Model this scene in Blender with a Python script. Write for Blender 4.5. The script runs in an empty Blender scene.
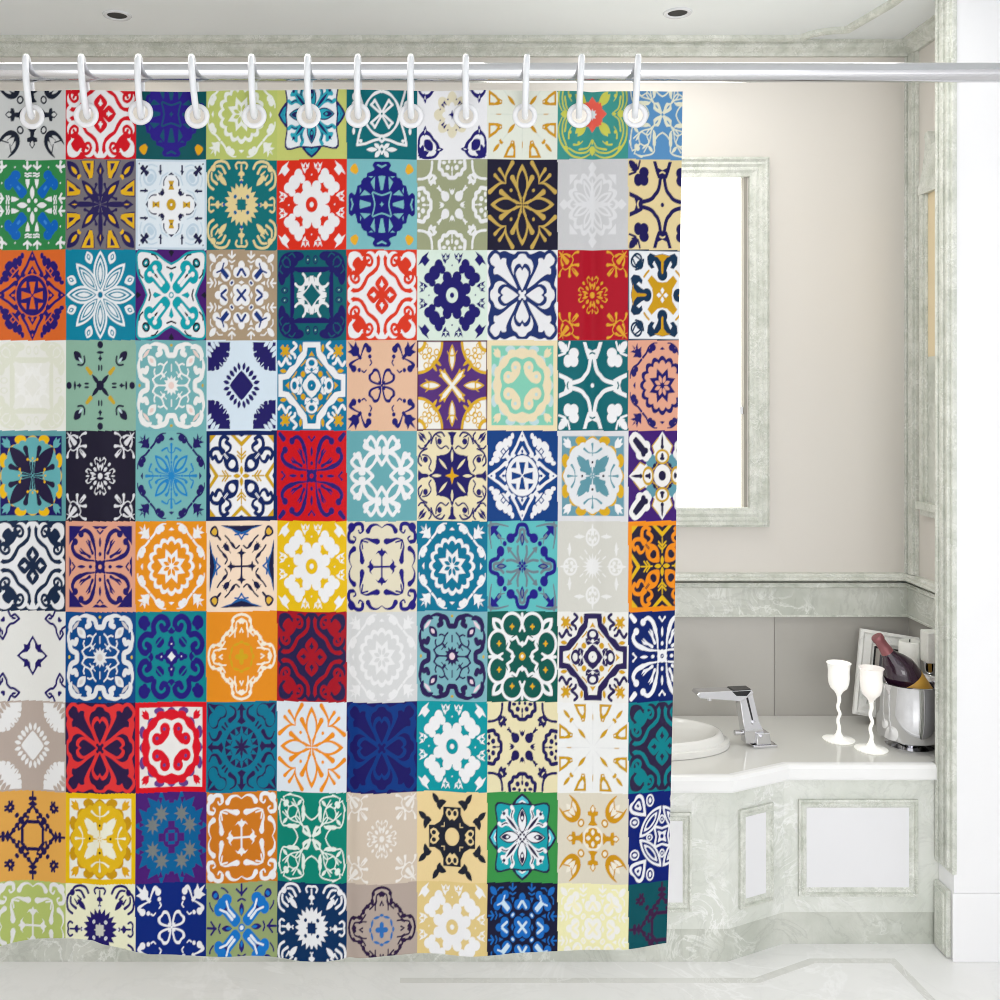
import bpy, bmesh, math, random
import numpy as np
from mathutils import Vector, Matrix
random.seed(4)
PI = math.pi
scn = bpy.context.scene
COL = scn.collection
CLOTH = .735; WORLD = 1.95; ALC = 8; ROOM = 3; FRONT = 22
# ---------------------------------------------------------------- printed tile pattern of the curtain
# Each motif is drawn in one quadrant of a tile (0..100 from the middle to the edge) and mirrored; every stroke is
# also mirrored over the diagonal unless it starts with "=".  Shapes:
#  P c pts polygon | S c pts smooth closed | L c w pts line | C c w pts smooth line | T c w0 w1 pts tapered line
#  E c x y rx ry ellipse | O c x0 y0 x1 y1 w lens | K c r a n w scalloped ring | W c r a n scalloped disc | Z c n ro ri ph star
#  Y c x y n ro ri ph star at a point
GAR = "E1 28 84 9 8;E1 36 77 7 6;T1 3 6 16 94 27 93 40 85 47 72 57 62;P1 0 86 8 80 0 79;S1 62 65 64 76 70 80 80 79 80 69 75 63 65 61;P1 63 72 62 86 71 80 74 94 80 80 90 90;"
MOT = {
'claw': "E2 0 0 28 28;E1 0 0 23 23;O2 0 6 0 20 10;E2 16 17 4 4;P1 0 27 14 29 6 38 5 48 14 51 15 59 7 60 8 66 0 75;O2 0 57 0 71 9;E1 33 34 9 9;E2 33 34 5 5;S1 68 96 49 85 36 67 35 52 41 41 52 35 67 36 85 49 96 68 80 55 70 54 68 68 54 70 55 80;O2 50 50 76 76 15;O2 46 58 58 82 8;L1 3 58 84 62 66",
'scroll': "P1 0 82 4 82 6 66 12 54 23 45 35 39 39 35 45 23 54 12 66 6 82 4 82 0 0 0;S0 0 44 12 35 19 24 12 13 5 6 0 5;S0 0 8 8 8 8 0 0 0;P1 0 34 3 27 7 22 3 20 3 17 0 17;C1 8 0 94 10 93 16 87;P1 0 80 4 80 9 90 0 92;S1 15 66 16 84 25 94 37 96 47 90 55 84 63 92 75 96 88 94 94 88 96 75 92 63 84 55 90 47 96 37 94 25 84 16 66 15 54 27 43 43 27 54;S0 46 84 56 76 66 84 78 78 84 66 76 56 84 46 72 42 58 48 48 58 42 72;C0 7 51 80 44 88 34 86 27 76 31 66 40 66 42 73 36 77;C0 3.5 47 80 54 58 44 66",
'blob': "S1 0 94 19 94 26 86 21 77 31 72 41 69 44 60 53 57 60 44 69 41 72 31 77 21 86 26 94 19 94 0 0 0;P2 0 80 14 86 12 89 0 85;P2 0 63 10 62 3 31 0 31;P2 21 31 19 62 32 49;P2 24 62 30 58 38 62;L2 3.5 0 20 10 22 25 27;P2 0 6 2 2 6 0 0 0;S3 67 72 70 84 76 90 84 86 88 77 80 69",
'ring': GAR + "K1 57 4 16 10;Z1 8 41 25 22.5;O0 2.4 5 9 22 9;E1 0 0 4 4;O0 14 48 20 52 5",
'butterfly': "P1 0 97 12 90 26 77 32 68 0 66;P4 0 91 15 81 20 73 0 72;P1 0 84 5 76 0 70;L2 4 0 80 8 76;P1 0 76 34 73 60 78 72 78 76 72 78 60 73 34 76 0 0 0;P3 0 72 34 69 60 74 69 73 73 69 74 60 69 34 72 0 0 0;C2 9 6 8 24 30 30 46 26 58 30 66;C1 3 10 14 25 32 31 46 27 58;C2 8 44 58 46 46 56 48;O2 8 8 58 58 16;O1 14 14 46 46 7;E1 52 52 4 4;O1 0 6 0 66 28;O2 0 9 0 62 22;O1 0 32 0 60 13;E2 0 42 3 4;E2 0 0 10 10;E1 5 5 3 3;E1 0 10 3 3",
'knot': "L1 5.5 2 5 20 31 29 19 5 2;C1 5 0 50 20 46 40 27 50 0;=L1 6 0 62 8 56 24 59 46 66 70 69 65 46 56 22 50 0;=L1 5 0 62 8 56 0 48;=E1 60 60 5 4;=O1 5 76 22 66 10;=O1 5 82 20 96 12;=O1 12 79 44 79 10;=L1 5 0 70 8 78 0 88;=E1 80 38 4 8;=E1 74 18 12 12",
'rose': "W2 45 7 8;W0 24 4 8;E2 28 28 12 12;E2 0 36 8 8;P1 0 11 3 3 11 0 0 0;P1 14 20 26 26 22 32;E1 12 34 2 2;S1 77 34 62 40 50 55 43 68 28 78 44 83 54 95 72 99 88 96 98 84 97 54 88 40;S0 76 45 65 48 55 61 53 76 61 88 72 92 89 74 91 56 85 47;S1 62 56 58 66 62 76 74 76 80 68 78 56;O1 66 82 98 92 14;O1 76 24 79 48 9;O0 76 32 78 42 3",
'drops': "O2 0 4 0 96 3;O2 4 4 60 60 5;O1 20 20 42 42 9;O1 0 58 0 76 2.5;P1 19 96 54 96 42 74 36 68 31 57 23 58 20 70;P0 26 91 44 91 36 77 29 71 25 78;E0 28 62 2 2;O1 64 66 84 84 7;P1 54 62 60 58 66 63 58 67",
'dropstar': "O3 0 0 0 92 13;P3 0 94 11 74 0 56;O1 0 66 0 82 3;O3 1 1 54 54 24;C3 5 6 20 16 30 12 42;E3 12 44 4 4;O3 58 58 96 96 28;P3 16 97 57 97 45 72 36 58 24 56 18 70;O1 22 22 43 43 10;P1 19 96 54 96 42 74 36 68 31 57 23 58 20 70;P3 28 91 41 91 35 79 29 73;O1 66 68 84 84 8;P1 54 62 60 58 66 63 58 67",
'redstar': "Z1 8 40 29 0;Z2 8 13 8 0;O3 18 24 44 50 15;T3 4 4 2 72 18 84 44 86 68 76;T3 3 5 5 62 14 74 38 79;T3 3 6 8 88 30 97 58 93 76 80;E3 76 76 6 6;T3 2 5 28 60 40 68 54 68;P3 0 68 5 58 0 54;P3 0 92 8 84 6 74 0 72;E3 64 40 4 4",
'vine': "P1 0 4 7 20 12 27 20 26 26 24 26 18 20 7 4 0;O0 0 5 0 26 9;O0 12 12 22 22 4;C1 3.5 0 40 12 46 22 58 24 74 24 82 34 89 58 93 70 92;C1 2.5 58 93 62 96 80 88;C1 3 24 24 42 46 62 40 70 52 66 64;C1 3 32 32 38 60 54 84;E1 24 62 5 10;O1 48 20 34 28 6;E1 50 24 12 5;O1 28 84 42 70 8;O1 44 66 60 78 5;E1 76 72 6 6;C1 3 82 88 76 76 64 66",
'green': "O1 0 13 0 43 13;E1 10 10 5 5;P1 7 58 19 58 18 48 13 36 8 48;L1 3.5 3 65 9 66 13 63 20 66;L1 3.5 3 71 9 71 13 69 20 71;L1 5 14 96 14 80;L1 5 4 88 14 81 24 87;L1 5 84 96 84 76;L1 4.5 72 87 84 80 95 87;E1 48 84 2 2;E1 84 48 2 2;C2 17 24 30 44 46 50 54;E2 46 66 13 11;E2 56 56 11 11;L3 3 34 36 40 42;E3 44 60 1.5 1.5",
'sparse': "S4 0 66 20 56 28 28 0 0;L3 4 0 97 97 97;E3 62 58 17 17;E0 62 58 12 12;E3 60 56 8 8;C3 3 40 84 56 88 70 84;L3 3 10 70 26 62 32 44;P1 0 72 9 65 0 66;T1 2 4 13 63 20 54 21 43;L1 3.5 25 34 22 32;E1 25 26 6 5;E2 0 0 13 13;E4 0 0 3 3;P2 0 53 8 53 4 43 8 33 0 33;E1 0 43 2 2;L1 7 66 70 84 80;L1 5 84 68 68 84;E1 90 90 2 2;L1 4.5 30 86 30 68;P1 25 76 36 74 30 66",
'sun': "Z1 20 50 37 0;P2 0 12 11 12 11 0 0 0;O2 0 8 0 17 4;E3 18 17 4 4;E2 18 17 2 2;L1 5 0 60 0 86;P1 0 62 9 65 8 70 0 76;C1 5 0 92 10 93 16 87 13 80;E1 0 54 5 3;E3 0 50 3 4;T1 6 6 80 82 74 92 58 96 42 92 34 80;T1 5 7 70 85 56 84 46 70;T1 3 6 66 74 56 66;O1 42 42 64 66 12;E1 80 81 7 7",
'puff': "E1 0 0 40 40;E1 14 40 13 13;E0 0 0 17 17;E1 0 0 6 6;E1 38 67 12 13;E1 28 57 9 10;E1 50 50 16 16;P1 66 97 72 86 64 78 78 64 86 72 97 66 86 84 84 86;P1 6 94 9 81 16 77 19 69 25 76 31 94 24 88 18 94 12 88;O0 18 78 18 92 5;L0 2 12 82 24 82;E1 0 66 2 2",
'cloud': "C1 9 0 60 9 61 15 67 25 68 29 77 37 82 35 97;E1 0 80 3 6;E1 13 83 6 6;E1 23 94 6 4;E1 8 96 4 4;L1 3 0 66 0 72;E1 19 19 11 11;E1 25 26 6 6;P1 0 22 5 26 8 38 3 32 0 36;C1 4 31 31 35 37 42 38;C1 6 57 96 58 82 62 70 66 64;L1 6 46 60 64 50;L1 5 54 66 48 48;E1 66 62 6 6",
'flower': "O1 0 6 0 91 34;O0 0 15 0 78 24;O0 0 4 0 20 3;T1 1.5 13 2 4 12 32 28 60;T1 3 7 2 2 9 24;E1 32 32 4 4;T1 2.5 11 47 47 46 66 28 93;T1 2 9 47 47 52 62 65 78",
'lace': "P1 0 96 12 82 0 66;P1 42 66 66 66 66 42;W1 68 6 16;W0 58 6 16;O1 2 6 26 54 18;O0 6 16 22 44 8;C1 5 0 40 10 52 24 60 36 52;E1 0 0 14 14;O1 0 8 0 58 8",
'bone': "C1 9.5 0 63 5 60 9 42 14 30 22 22;P1 0 62 13 58 20 73 28 96 18 96 13 82 0 77;P0 0 75 8 72 9 68 0 71;E1 54 71 14 12;E1 54 54 13 13;L1 5 66 96 71 79 80 74;O1 76 76 96 98 16;O1 74 76 76 92 5;E1 0 0 5 5",
'lacecross': "E1 0 0 45 45;E0 0 0 36 36;P1 0 36 17 36 17 17 36 17 36 0 0 0;P0 0 30 9 30 3 4 4 3 30 9 30 0 0 0;L1 3 0 0 12 12;P1 0 100 12 80 18 68 32 50 34 40 24 40 0 62;P0 0 76 6 78 12 66 22 50 20 46 12 46 0 62;P1 0 66 14 48 10 46 0 50;E0 0 54 3 4;E0 0 88 2 3;P1 30 40 44 50 50 44 40 30;E1 52 56 14 14;E1 36 76 7 12;E1 28 88 5 7;E1 47 74 8 9;E1 62 66 10 10;L0 3 36 62 50 50;L0 2.5 47 54 54 61 61 54 54 47",
'daisy': "O1 2 2 70 70 36;O0 8 8 63 63 27;O1 11 11 57 57 21;O0 15 15 52 52 14;O1 20 20 47 47 9;O1 0 4 0 98 40;O0 0 11 0 90 29;O1 0 15 0 82 23;O0 0 20 0 74 15;O1 0 28 0 66 10;E1 0 0 10 10;E2 0 0 7 7;O1 27 68 38 96 22;O0 31 76 36 91 10;O1 32 80 35 88 5",
'wings': "S2 0 71 18 79 42 94 68 99 90 98 99 90 98 66 93 42 79 18 71 0 0 0;S1 0 66 18 74 42 88 66 93 86 94 94 86 93 66 88 42 74 18 66 0 0 0;C2 22 14 18 32 38 44 52;E2 42 62 17 15;E2 56 54 13 13;C1 8 22 28 38 44 44 52;E1 46 60 6 6;P3 36 38 48 44 44 48;E3 70 72 10 10;E2 70 72 5 6;E1 70 72 2 2;T3 4 3 38 80 46 88 56 90;P2 0 52 7 46 2 32 0 28;L3 4 0 58 12 62;P3 0 84 8 96 0 100;E2 0 0 7 7;E1 0 0 4 4",
'clubs': "E1 11 11 13 13;L2 6 0 0 11 11;E1 0 66 9 10;E1 11 50 12 12;L2 6 11 44 2 57;E1 48 72 10 10;E1 60 62 12 12;E1 44 44 14 13;L2 6 38 42 54 58;L2 4 54 58 50 70;E1 26 28 6 6;E2 26 28 3 3;P1 0 32 8 28 0 24;L1 4.5 27 96 27 82;L1 4.5 18 89 27 82 36 89;L1 3.5 19 76 27 72 35 76;P1 22 66 32 66 27 54;O1 72 74 90 92 12;T1 3 3 54 88 64 88 70 82",
'curls': "E1 62 78 24 18;E1 44 86 22 11;E1 72 70 22 22;L1 13 0 56 54 56;C0 2.5 48 84 56 92 66 88;C0 2.5 62 74 72 84 86 76;C0 2.5 66 62 78 64;P0 0 50 54 50 48 30 48 0 0 0;E1 11 78 7 10;E0 11 78 5 7;E2 11 78 1.5 1.5;S2 0 42 5 42 8 30 14 14 30 8 42 5 42 0 0 0;P0 0 26 5 20 20 5 26 0 0 0;C2 6 25 47 19 40 18 28 28 18 40 19 47 25;P2 8 40 18 36 18 20 9 22",
'hearts': "S1 0 97 13 97 22 91 34 93 50 98 64 95 72 99 86 98 98 86 99 72 95 64 98 50 93 34 91 22 97 13 97 0 0 0;S2 0 92 9 90 15 83 26 77 31 65 28 52 19 42 0 44;S1 0 62 7 70 18 66 24 54 22 42 10 24 0 22;S2 0 54 6 61 14 56 18 46 10 28 0 11;S2 15 16 24 33 38 54 46 70 46 80 56 82 62 78 68 88 78 92 86 86 92 78 88 68 78 62 82 56 80 46 70 46 54 38 33 24 16 15;E2 0 0 7 7;E2 7 7 4 4",
'sprays': "E1 0 0 7 7;O1 3 12 8 30 6;O1 10 10 18 20 6;E1 0 22 2.5 3;T1 2 4 12 26 16 36 10 40;T1 1 4 4 34 12 40;O1 0 30 0 42 4;O1 22 22 28 30 5;T1 1.5 10 96 96 86 84 74 72;T1 1.5 7 97 84 78 90 66 86;T1 1.5 7 60 84 52 92 42 95;E1 60 66 4 3;T1 1.5 8 68 60 54 66 42 66;T1 1.5 7 58 60 50 54 44 46;C1 2.5 68 58 56 76 60 86",
'bonegold': "L1 6 0 100 100 100;P2 0 28 14 30 32 44 44 32 30 14 28 0 0 0;O0 0 3 0 17 9;O0 0 8 6 12 3;E1 0 46 15 14;P1 0 92 20 88 36 93 45 84 43 68 33 58 23 61 29 69 24 76 15 62 8 46 0 40;P2 0 91 24 86 14 84 4 74 3 50 0 46;L2 5 40 54 50 45;E1 74 78 15 15;E0 74 78 10 10;E1 64 66 8 8;C1 5 56 78 60 66 74 66;C1 4 82 88 66 78 72 72",
'darts': "O1 0 0 24 24 10;E1 0 0 11 10;E1 4 39 2.5 7;P1 0 70 3 62 6 60 0 53;E1 0 73 10 3;E1 0 90 8 8;L2 8 26 28 38 38;O1 54 54 74 76 18;O3 50 50 62 62 6;C1 4.5 46 64 45 52 52 45 64 46",
'waves': "C1 12 0 67 9 68 15 82 26 87 33 80 30 72 38 68;T1 10 2 26 88 42 92 54 90 62 88;S1 54 82 64 92 80 88 88 80 92 64 82 54 80 68 74 74 68 80;O3 60 80 80 60 8;O1 42 42 66 66 20;O3 50 50 60 60 9;E2 0 89 4 3;Z1 12 23 15 0;E3 0 0 8 8;L1 3.5 0 32 0 46;L1 3 18 20 25 27;C1 4 12 52 20 44 24 34 28 28;C1 4 20 44 30 48 36 46;=L1 3 20 0 40 0;=C1 4.5 52 14 46 4 38 0;L1 2.5 14 30 30 14",
'fans': "P1 0 33 7 28 28 7 33 0 0 0;O1 5 33 9 51 9;O1 13 28 22 43 9;O1 20 20 34 32 9;W1 0 0 8;E1 98 98 66 66;E1 36 82 4 7;E1 39 69 5 7;E1 47 57 6 6;L0 2 41 75 32 73;L0 2 50 61 44 54;O0 99 78 86 62 9;O0 99 88 80 74 10;L0 8 0 100 100 100",
'maze': "P1 0 96 25 96 26 76 40 64 46 50 50 46 64 40 76 26 96 25 96 0 0 0;P0 0 84 12 84 15 66 24 56 34 46 40 40 46 34 56 24 66 15 84 12 84 0 0 0;P2 0 76 9 64 0 66;C2 3.5 17 56 22 50 30 44;P1 0 28 12 20 26 0 0 0;E0 0 0 12 12;E1 0 0 2 2;E1 0 48 17 14;E0 0 50 9 7;P1 0 30 12 36 20 32 14 26;P1 8 40 20 42 20 32;E2 25 25 7 6;E0 0 36 4 3;C1 7 52 95 44 88 52 80 60 74 50 68 48 62;L1 5 60 60 66 66;E2 76 77 8 8;L2 5 64 70 88 84;L2 5 70 88 82 66;O2 31 72 33 92 9",
'quad': "S1 2 2 3 20 10 35 22 38 29 29 38 22 35 10 20 3;S0 7 8 9 22 14 30 21 30 25 25 30 21 30 14 22 9;L1 4 0 0 8 8;P1 65 66 64 82 70 88 74 98 80 86 97 97 86 80 98 74 88 70 82 64;P1 56 61 64 70 70 64 61 56;T1 3 13 60 62 54 78 46 90 38 82;E1 37 80 8 8;E1 34 64 5 5;T1 4 3 32 56 29 50 34 44",
'royal': "L3 6 0 99 99 99;O2 0 32 0 92 20;O1 0 37 0 84 12;T2 4 2 0 66 8 68 14 76;L2 13 0 0 22 26;T2 8 3 20 26 22 36;P2 20 30 36 38 30 20;L1 7 0 0 22 24;L1 3 22 24 30 30;E2 97 97 72 69;T2 8 2 50 40 44 32;E1 97 97 65 62;E2 44 74 8 8;E2 54 60 8 8;E2 64 78 7 7;E2 66 66 7 7;E2 74 88 6 6;E1 44 74 5 5;E1 54 60 5 5;E1 64 78 4 4;E1 66 66 4 4;E1 74 88 3.5 3.5;E2 97 97 24 24;E1 97 97 15 15;L3 5 0 99 99 99",
'quatre': "P1 0 88 88 88 88 0 0 0;W2 83 5 16;W3 80 3 8;E2 34 80 14 8;E3 28 70 14 10;S4 0 58 10 61 20 63 34 59 40 50 44 44 50 40 59 34 63 20 61 10 58 0 0 0;E3 18 40 14 14;S3 6 30 10 46 28 46 30 30 46 28 46 10 30 6 16 16;E4 40 44 4 4;L4 6 0 52 6 56;P4 0 28 8 22 12 12 22 8 28 0 0 0;E4 0 30 3 5;E2 20 40 4 4;P3 61 62 63 76 72 84 74 76 82 82 78 70",
'medal': "P1 0 88 88 88 88 0 0 0;W2 86 3 16;W3 82 4 8;E2 34 80 16 10;E3 28 70 10 8;E3 0 78 10 8;O4 4 4 64 64 34;T4 1 14 4 8 20 60;T4 2 5 1 3 4 28;E2 0 38 2.5 3;E2 14 36 3 3;L2 2 4 32 14 36;P5 61 62 63 76 72 86 74 77 84 84 78 70",
'medalsprig': "P1 0 88 88 88 88 0 0 0;W2 84 4 16;W3 78 4 8;E2 34 78 15 10;E3 28 66 10 8;E3 0 76 10 8;O4 4 4 42 46 20;T4 1 9 2 4 14 32;T4 1.5 4 0 0 4 18;E6 0 30 3 3;L4 2 0 44 0 56;T4 2 7 0 52 0 70;T4 2 6 0 50 12 52 24 60;P5 61 62 63 76 72 86 74 77 84 84 78 70",
'bluesprig': GAR + "L2 3 0 0 0 24;O2 5 8 46 46 20;O0 14 16 40 40 10;E0 30 30 5 5;T2 1.5 8 2 4 8 34 14 42;T2 2 7 0 24 0 70;T2 2 5 0 50 8 54 12 62 26 56;E2 0 30 3 3;P2 0 8 8 8 8 0 0 0",
'paisley': "P1 0 90 90 90 90 0 0 0;P2 0 64 30 90 18 90 0 76;P2 90 90 90 72 72 90;P3 0 86 8 90 0 90;L2 3.5 0 30 0 62;L2 4 0 36 11 46;L2 4 0 44 11 54;O2 0 2 0 23 10;O3 8 10 50 50 36;E1 25 27 8 9;L3 7 42 42 54 54;T3 5 11 46 50 34 56 31 66 42 74;C3 9 50 55 60 64 59 80 49 87 38 82;L1 2 38 40 48 50;L1 2 44 62 40 64",
'scrollwing': "P1 0 15 6 13 13 16 16 13 13 6 15 0 0 0;E0 0 0 5 5;E1 0 0 2 2;E1 0 28 4 5;O1 0 42 0 66 7;L1 4 0 77 8 86;E1 8 86 3 3;T1 4 11 13 18 15 40 22 62;T1 11 8 20 58 28 76 42 86 56 80;E1 57 77 8 8;T1 3 8 40 56 30 44 22 30;P1 24 36 28 56 38 62 32 50;L1 10 82 80 92 92",
'scrollwingframe': "P2 0 90 90 90 90 0 0 0;S0 0 86 12 83 30 93 48 89 60 78 68 68 78 60 89 48 93 30 83 12 86 0 0 0;P1 0 15 6 13 13 16 16 13 13 6 15 0 0 0;E0 0 0 5 5;E1 0 28 4 5;O1 0 42 0 66 7;L1 4 0 73 8 80;T1 4 11 13 18 15 40 22 60;T1 11 8 20 56 28 72 42 80 54 76;E1 55 72 8 8;T1 3 8 40 56 30 44 22 30;P1 24 36 28 56 38 62 32 50",
'celtic': "C1 8.5 0 87 9 80 15 62 14 44 0 25;C1 8.5 14 54 18 72 30 86 38 80 50 66 38 60 16 54;C1 8.5 14 54 28 50 42 42 50 34;L1 8 50 16 66 38 78 48;C1 6 12 40 24 26 42 14;E1 7 56 6 10;E0 31 70 6 5;E0 0 70 5 8",
'swirlstar': "P1 0 98 13 96 5 86 4 70 0 66;P1 0 68 6 58 16 49 34 46 46 46 49 34 58 6 68 0 0 0;E0 30 62 26 16;E0 40 56 12 12;O0 0 30 0 58 7;O0 14 14 38 38 7;Z2 4 20 7 0;C1 3.5 10 60 18 66 32 60 44 70 46 84;E1 36 76 7 7;C1 4.5 22 88 30 96 44 94 54 86 60 72;C1 4 66 96 60 88 64 76 78 66;P1 72 78 84 84 96 98 80 92;O1 30 84 48 92 4",
'jewel': "P1 0 98 12 84 30 66 24 52 30 40 0 30;L3 3 12 84 30 66 24 52;O2 0 56 0 92 7;E2 0 64 5 5;E4 32 34 14 14;E3 0 42 21 17;E1 0 42 15 12;E2 0 44 4 7;E2 0 38 7 4;E1 0 0 25 25;L3 4 14 26 26 14;E2 0 0 11 11;E2 22 24 4 4;C1 27 50 56 68 76 80 84;E1 48 66 12 12;E1 42 48 10 10;C2 9 50 54 62 68 78 82;E2 50 56 8 7",
'feather': "P2 0 89 60 91 44 86 28 82 16 74 0 70;P1 0 90 60 91 36 87 16 80 0 76;C2 4 0 60 8 70 18 70;L1 4 0 0 0 36;P1 0 41 4 33 13 30 4 26 2 14 0 10;C1 4 6 46 16 40 28 50 36 60 46 68;O1 16 38 32 56 8;O1 34 34 48 52 11;T1 2 2 30 30 40 40;L1 2 42 54 46 42;S1 66 68 66 80 74 90 86 84 88 74 78 66;O1 56 58 72 70 6;S3 70 72 70 80 76 85 81 80 78 72",
'frame': "T1 2 14 59 59 44 62 28 58 14 56;E1 12 56 7 6;L1 4 58 58 54 40;T1 2 13 0 86 14 93 30 90 39 79;E1 39 78 5 5;C1 9 54 82 56 92 66 95 76 92 80 86;E1 86 87 10 10;C1 4 54 78 62 74 66 80;L1 5 0 0 0 36;P1 0 42 4 36 10 36 18 27 10 31 4 24 0 22",
'omega': "C1 9.5 0 92 10 90 15 80 18 70 30 66;E1 33 62 12 11;C2 7 0 82 6 78 7 64 14 54;O1 0 44 0 74 12;O2 0 50 0 69 6;L2 5 0 0 36 36;P2 28 40 42 44 40 28;C2 6 12 44 13 28 6 8;E1 6 6 4 4;E1 0 0 4 4;O1 0 4 0 16 4;E1 50 50 6 6;L1 9 64 66 80 80;P1 66 90 90 90 90 66 78 76;T2 7 3 90 96 94 76 88 40;T2 4 2 70 68 62 60 60 50",
'ghost': "E1 0 0 17 17;Z1 16 30 15 0;E1 0 64 20 20;E0 0 64 15 15;O1 0 38 0 96 9;O1 6 70 14 76 6;E1 8 60 4 5;E0 0 64 4 5;O1 22 66 54 66 8;O1 36 60 40 74 4;L1 3 22 36 16 28",
'lily': "P1 0 45 10 32 16 24 25 26 26 25 24 16 32 10 45 0 0 0;S0 0 37 6 28 8 16 12 12 16 8 28 6 37 0 0 0;C1 5.5 38 82 50 92 60 88 67 99;C1 5.5 38 82 52 73 62 71 68 66;O1 46 83 60 84 6;E1 80 82 4 6",
'spiral': "C1 14 48 54 50 70 40 84 26 88 12 80 10 66 22 60 28 68;E1 76 80 14 12;E1 68 74 10 8;E1 0 26 10 12;E1 0 38 6 7;S1 0 18 14 14 18 0 0 0;P2 0 11 10 0 0 0;E2 0 28 2 2;E0 8 20 3 3;E1 30 34 10 10;L0 3 42 26 34 34;E1 0 58 10 8;L0 3 0 68 8 60",
'ribbon': "T1 6 4 0 94 14 91 24 84 26 72 27 60;C1 5 27 60 34 58 42 50 50 46;E1 27 62 5 8;C1 4 0 84 8 80 14 76 17 62 26 52 34 46;C1 3.5 14 64 18 54 18 44;E1 24 80 5 5;P1 0 82 10 78 4 72 0 74;P1 0 66 7 54 3 52 0 60;E1 40 52 6 5;E2 0 10 6 8;E2 0 0 9 8;O2 4 30 24 25 6;O2 0 29 0 36 12",
'clover': "E1 29 69 32 30;E1 52 52 12 12;E0 29 69 25 23;E0 0 0 52 52;P0 0 60 22 60 22 40 0 0;O1 54 54 86 86 28;O0 60 60 78 78 10;T1 7 5 0 94 0 74 7 56;E0 29 66 8 10;P2 29 74 25 66 29 58 33 66;L2 4 24 66 34 66;L1 6.5 0 25 9 29 17 43 29 37 43 43;E1 0 28 6 5;L1 4 0 22 0 32;E2 0 0 9 8;E1 0 0 4 4",
'comma': "P1 0 97 13 81 5 82 4 66 12 56 0 50;T1 3 12 32 92 18 84 18 70 32 60;S1 42 82 54 94 76 95 95 95 95 76 94 54 82 42 68 44 64 56 56 64 44 68;E0 60 80 16 13;T0 3 9 92 92 80 78 66 66;C1 5 40 46 46 54;E1 0 0 46 46;Z0 16 48 30 0;Z1 8 26 12 0;O0 3 8 8 20 3;L1 2 4 32 14 26",
'diamond': "L1 7 0 66 66 0;E1 12 54 6 6;E1 22 44 7 7;E1 33 33 9 9;E0 14 46 3 3;E0 22 36 4 3;E0 0 54 3 5;C1 8 0 30 12 30 16 32 22 26;P1 18 34 26 30 30 26 34 18 24 22;E1 14 40 4 4;L1 6 0 66 0 96;P1 0 78 14 70 8 66 0 66;E1 6 82 6 5;E1 62 64 9 9;L1 6 54 66 76 58;L1 6 60 54 66 76;E1 46 44 5 5;E0 62 64 2 2",
'stars': "Y1 28 52 8 54 30 0;P0 0 96 12 96 6 76 0 76;P0 0 36 9 36 9 9 36 9 36 0 0 0;P0 16 9 36 9 36 0 16 0;P1 9 9 16 9 16 0 9 0;P0 66 66 100 66 100 100 66 100;E1 60 60 8 8;Y2 28 52 8 22 10 0;P0 24 88 30 74 38 90;E1 0 55 6 6",
'plate': "P1 0 66 25 66 25 50 32 36 36 32 50 25 66 25 66 0 0 0;E0 0 0 20 20;P0 0 40 6 36 16 46 18 54 14 62 8 62 0 56;E1 8 52 5 6;L0 2.5 22 30 22 22 30 22;O1 16 78 44 72 14;O1 34 58 40 82 14;O1 36 70 56 96 14;E1 34 72 9 9",
'petals': "O1 63 2 2 68 36;O0 57 9 8 61 26;O1 51 15 14 55 18;O0 45 20 21 49 9;S1 48 52 54 86 64 97 76 95 84 84 95 76 97 64 86 54 52 48;S0 56 60 61 83 68 90 76 86 86 76 90 68 83 61 60 56;S1 62 66 66 80 72 82 82 72 80 66 66 62;S0 68 70 72 76 76 72;E1 36 82 12 14;E0 36 82 8 10;E1 36 82 4 6;P1 0 20 14 24 24 26 26 24 24 14 20 0 0 0;P0 0 15 18 19 19 18 15 0 0 0;P1 0 9 12 13 13 12 9 0 0 0;E0 0 0 5 5;E1 0 38 8 10;E0 0 38 5 6;E1 0 38 2 3",
'olive': "C1 22 14 18 34 38 46 52;E1 42 64 15 13;E1 56 56 12 12;T3 7 5 20 26 36 42;L3 5 36 42 42 60;P2 38 40 46 44 42 50;O2 0 26 0 56 14;O1 0 28 0 44 7;L2 4.5 2 64 10 60;L2 5.5 0 96 0 72;L2 5 0 74 14 86;E1 0 0 9 9;E3 0 0 5 5;S2 64 66 64 76 72 84 82 80 80 68 72 64;E1 72 74 5 5;T2 4 4 38 80 48 88 56 90",
}
WH = (240,240,242)
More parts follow.
